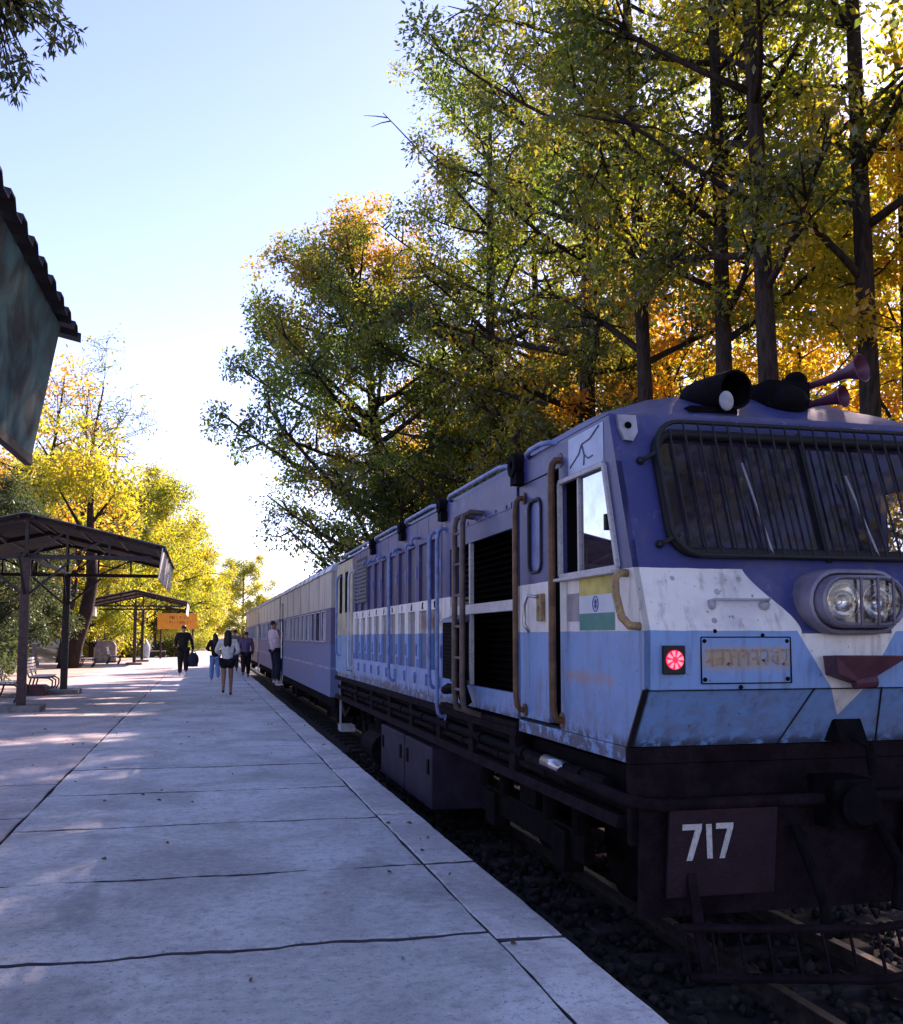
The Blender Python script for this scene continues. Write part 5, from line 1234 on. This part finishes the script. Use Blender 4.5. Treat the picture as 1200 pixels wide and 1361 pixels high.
# left side
plant(leafy[0], 'bark', 'leaf_sunny', (-4.8, 84, GZ), .5, 1.1, 'bright yellow sunlit tree above the middle shelter', 'leafy_tree', 'sunlit trees beyond the platform')
plant(leafy[1], 'bark', 'leaf_sunny', (-3.0, 104, GZ), 2.5, 1.05, 'golden tree at the far end of the platform beside the pale sky', 'leafy_tree', 'sunlit trees beyond the platform')
plant(leafy[0], 'bark', 'leaf_sunny', (-9.2, 78, GZ), 4.0, 1.12, 'yellow green sunlit tree behind the utility pole', 'leafy_tree', 'sunlit trees beyond the platform')
plant(leafy[1], 'bark', 'leaf_yellow', (-12.0, 76, GZ), 1.2, 1.1, 'olive sunlit tree left of the utility pole above the nearest shelter roof', 'leafy_tree', 'sunlit trees beyond the platform')
plant(leafy[0], 'bark', 'leaf_sunny', (-6.6, 96, GZ), 1.9, 1.2, 'tall yellow tree rising behind the middle shelter roof', 'leafy_tree', 'sunlit trees beyond the platform')
plant(leafy[1], 'bark', 'leaf_sunny', (-7.0, 70, GZ), 5.1, .8, 'low rounded yellow tree between the nearest and middle shelters', 'leafy_tree', 'sunlit trees beyond the platform')
plant(leafy[0], 'bark', 'leaf_sunny', (-1.6, 122, GZ), 3.3, 1.0, 'pale yellow tree just left of the far end of the train', 'leafy_tree', 'sunlit trees beyond the platform')
plant(thin, 'bark', 'leaf_orange', (-9.3, 60, GZ), .3, 1.12, 'tall thin orange yellow tree behind the teal valance', 'thin_tree', None)
plant(bare_, 'bark', 'leaf_green', (-8.0, 63, GZ), .4, 1.36, 'nearly bare tree with fine twigs against the sky', 'bare_tree', None)
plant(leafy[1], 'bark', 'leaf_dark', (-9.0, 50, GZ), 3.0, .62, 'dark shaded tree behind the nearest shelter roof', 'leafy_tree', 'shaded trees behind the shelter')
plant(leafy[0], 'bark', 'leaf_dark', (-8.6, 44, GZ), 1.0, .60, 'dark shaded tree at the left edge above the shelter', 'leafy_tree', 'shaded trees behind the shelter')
plant(leafy[0], 'bark_pale', 'leaf_sunny', (5.5, 150, GZ), 2.0, 1.0, 'pale distant tree beyond the end of the train', 'leafy_tree', None)
plant(leafy[1], 'bark_pale', 'leaf_orange', (.5, 165, GZ), 0, .8, 'faint distant orange tree in the gap at the far end of the line', 'leafy_tree', None)
# leaning trunk behind the nearest shelter
b = MB(); b.tube([(-6.3, 52, -.1), (-6.0, 52, 1.2), (-5.55, 52, 2.6), (-5.3, 52.2, 4.2), (-5.5, 52.6, 6.4), (-5.6, 53, 8), (-5.4, 53.2, 10)], [.50, .42, .33, .29, .22, .15, .02], 10); b.tube([(-5.5, 52.5, 6), (-6.4, 52.5, 7.6), (-7.2, 52.6, 9)], [.12, .08, .02], 6); b.tube([(-5.55, 52.8, 7), (-4.6, 53, 8.4), (-4.2, 53.2, 9.6)], [.10, .06, .02], 6)
lt = empty('leaning_tree', (-6.3, 52, 0)); tag(lt, 'dark leaning trunk rising past the far post of the nearest shelter', 'tree'); b.build('trunk', 'bark', lt, smooth=True)
rs2 = np.random.RandomState(8); v, f = leaves(rs2.normal(size=(30, 3)) * [1.3, 1.3, 1.0] + [.4, .8, 9.2], np.full(30, .9), 200, .22, rs2); link('crown', np_mesh('crown', v, f, ['leaf_yellow']), lt)

# tree overhead whose twigs hang into the top left corner
ot = empty('overhanging_tree', (-6.5, 9.5, -.02)); tag(ot, 'dark leafy twigs hanging into the top left corner against the sky', 'tree')
b = MB(); b.tube([(-6.5, 9.5, 0), (-6.4, 9.4, 3), (-6.2, 9.3, 6)], [.3, .25, .2], 10)
b.tube([(-6.2, 9.3, 5.6), (-4.5, 9.2, 7.2), (-3.0, 9.1, 7.5), (-1.9, 9.0, 7.1), (-1.6, 9, 6.8)], [.15, .11, .07, .03, .01], 8)
b.tube([(-6.2, 9.3, 6), (-6.4, 9.6, 8.5), (-6.8, 10, 10.5)], [.2, .14, .06], 8)
cl = []; qq = random.Random(21)
for i in range(46): cl.append((qq.uniform(-2.9, -1.62), 9 + qq.uniform(-.5, .5), qq.uniform(6.75, 7.6)))
for p in ((-1.45, 9, 6.95), (-1.32, 9, 6.84), (-1.22, 9, 6.78), (-1.30, 9, 6.66), (-1.40, 9, 6.62), (-1.62, 9, 6.45), (-1.55, 9, 6.38), (-1.66, 9, 6.28), (-1.75, 9, 6.35), (-1.68, 9, 6.16), (-1.8, 9, 6.5), (-1.72, 9, 6.6)): cl.append(p)
for p in cl[46:]: b.tube([(-1.9, 9, 7.0), tuple(Vector((-1.9, 9, 7.0)).lerp(Vector(p), .5) + Vector((0, 0, .06))), p], [.012, .008, .004], 5)
b.build('trunk', 'bark', ot, smooth=True)
rs3 = np.random.RandomState(5); cn = np.array(cl); rr_ = np.concatenate([np.full(46, .3), np.full(len(cl) - 46, .105)])
v1, f1 = leaves(cn[:46], rr_[:46], 170, .09, rs3, .9, wid=(.24, .36)); v2_, f2 = leaves(cn[46:], rr_[46:], 30, .085, rs3, 1.2, wid=(.24, .36))
big = np.random.RandomState(6); cb = big.normal(size=(60, 3)) * [1.6, 1.6, 1.2] + [-6.6, 9.8, 9.5]; v3, f3 = leaves(cb, np.full(60, .9), 150, .12, big)
o_ = np.array([-6.5, 9.5, -.02]); va = np.concatenate([v1, v2_, v3]) - o_; fa = np.concatenate([f1, f2 + len(v1), f3 + len(v1) + len(v2_)])
link('crown', np_mesh('crown', va, fa, ['leaf_dark']), ot)

# shrubs and hedge bank on the left, far verge
def shrub(loc, r_, n, per, leaf, label, seed, ll=.14, sx=1.0, group=None):
    rs_ = np.random.RandomState(seed); d = rs_.normal(size=(n, 3)); d /= np.linalg.norm(d, axis=1)[:, None]; d[:, 2] = np.abs(d[:, 2])
    c = d * (rs_.rand(n) ** .5)[:, None] * np.array([r_ * sx, r_, r_ * 1.0]) + [0, 0, .15]
    v, f = leaves(c, np.full(n, r_ * .33), per, ll, rs_)
    root = empty('shrub', loc); tag(root, label, 'shrub', group); link('foliage', np_mesh('foliage', v, f, [leaf]), root)
    b = MB(); q = random.Random(seed)
    for i in range(7): a = q.uniform(0, 6.28); b.tube([(0, 0, 0), (math.cos(a) * r_ * .3 * sx, math.sin(a) * r_ * .3, r_ * .5), (math.cos(a) * r_ * .7 * sx, math.sin(a) * r_ * .7, r_ * .9)], [.04, .025, .01], 5)
    b.build('stem', 'bark', root, origin=(0, 0, 0)); return root
GS = 'shrubs along the left bank'
for i, (x, y, r_, lf, lb) in enumerate((
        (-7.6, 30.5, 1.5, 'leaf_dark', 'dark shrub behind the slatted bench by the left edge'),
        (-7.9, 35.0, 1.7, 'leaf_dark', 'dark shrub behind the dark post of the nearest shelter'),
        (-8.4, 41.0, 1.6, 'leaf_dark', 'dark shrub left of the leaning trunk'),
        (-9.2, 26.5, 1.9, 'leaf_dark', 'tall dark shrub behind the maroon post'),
        (-5.4, 78.0, 1.3, 'leaf_sunny', 'sunlit yellow shrub between the middle shelter posts'),
        (-2.2, 79.0, 1.35, 'leaf_green', 'green shrub right below the orange name board'),
        (-7.8, 74.0, 1.4, 'leaf_sunny', 'sunlit yellow shrub behind the small pale backed bench'),
        (.6, 112.0, 2.0, 'leaf_sunny', 'pale golden shrub where the platform ends'))):
    shrub((x, y, -.03), r_, 46, 120, lf, lb, 200 + i, .15, 1.2, GS)
# earth bank on the left
def bank():
    nx, ny = 14, 60; vs = []; q = random.Random(2)
    for j in range(ny):
        y = -10 + j * 3.2
        for i in range(nx):
            x = -9.0 - i * 2.2; h = min(3.6, max(0, (-9.2 - x)) * .45) * (.75 + .25 * math.sin(y * .21 + x)); vs.append((x + q.uniform(-.3, .3), y + q.uniform(-.5, .5), -.05 + h + (q.uniform(-.15, .25) if i else -.2)))
    fs = [(j * nx + i, j * nx + i + 1, (j + 1) * nx + i + 1, (j + 1) * nx + i) for j in range(ny - 1) for i in range(nx - 1)]
    b = MB(); b.add(vs, fs); return b.build('bank', 'earth_left', smooth=True)
tag(bank(), 'bare earth bank along the left of the platform', kind='structure')
# low masonry wall in shade behind the nearest shelter
lw = empty('low_wall', (-8.3, 36, 0)); tag(lw, 'low shaded stone wall behind the nearest shelter', 'wall')
M['stone'] = simple('wall_stone', (.14, .12, .12), .9, 0, .35, 2.5, .6)
q = random.Random(9)
for r_ in range(4):
    y = 24 + (r_ % 2) * .4
    while y < 56:
        L_ = q.uniform(.7, 1.2); b = MB(); dx = q.uniform(-.02, .03); b.box(-8.6, -8.28 + dx, y, y + L_ - .025, -.05 + r_ * .3, .225 + r_ * .3); b.build('stone', 'stone', lw); y += L_
b = MB(); b.box(-8.58, -8.32, 24, 56.5, -.06, 1.12); b.build('mortar_core', 'joint', lw)

# fallen leaves on the platform
rs4 = np.random.RandomState(31); n = 150
pc = np.stack([rs4.uniform(-4.4, 1.75, n), 3 + 32 * rs4.rand(n) ** 1.3, np.full(n, .006)], 1)
a = rs4.rand(n) * 6.28; L_ = rs4.uniform(.03, .07, n)
ax = np.stack([np.cos(a), np.sin(a), rs4.uniform(-.02, .05, n)], 1); sv = np.stack([-np.sin(a), np.cos(a), rs4.uniform(0, .25, n)], 1)
v = np.stack([pc, pc + ax * (L_ * .45)[:, None] + sv * (L_ * .28)[:, None], pc + ax * L_[:, None] + np.array([0, 0, .006]), pc + ax * (L_ * .45)[:, None] - sv * (L_ * .28)[:, None] + np.array([0, 0, .02])], 1).reshape(-1, 3)
t = T('dry_leaf'); r_ = t.island(); M['dry_leaf'] = t.bsdf(t.ramp(r_, [(0, (.05, .03, .02)), (.6, (.14, .07, .03)), (1, (.22, .13, .05))]), .8)
tag(link('fallen_leaves', np_mesh('fallen_leaves', v, np.arange(n * 4).reshape(n, 4), ['dry_leaf'])), 'dry brown leaves scattered over the platform', kind='stuff')

for o in bpy.data.objects:
    if '_o' in o: del o['_o']
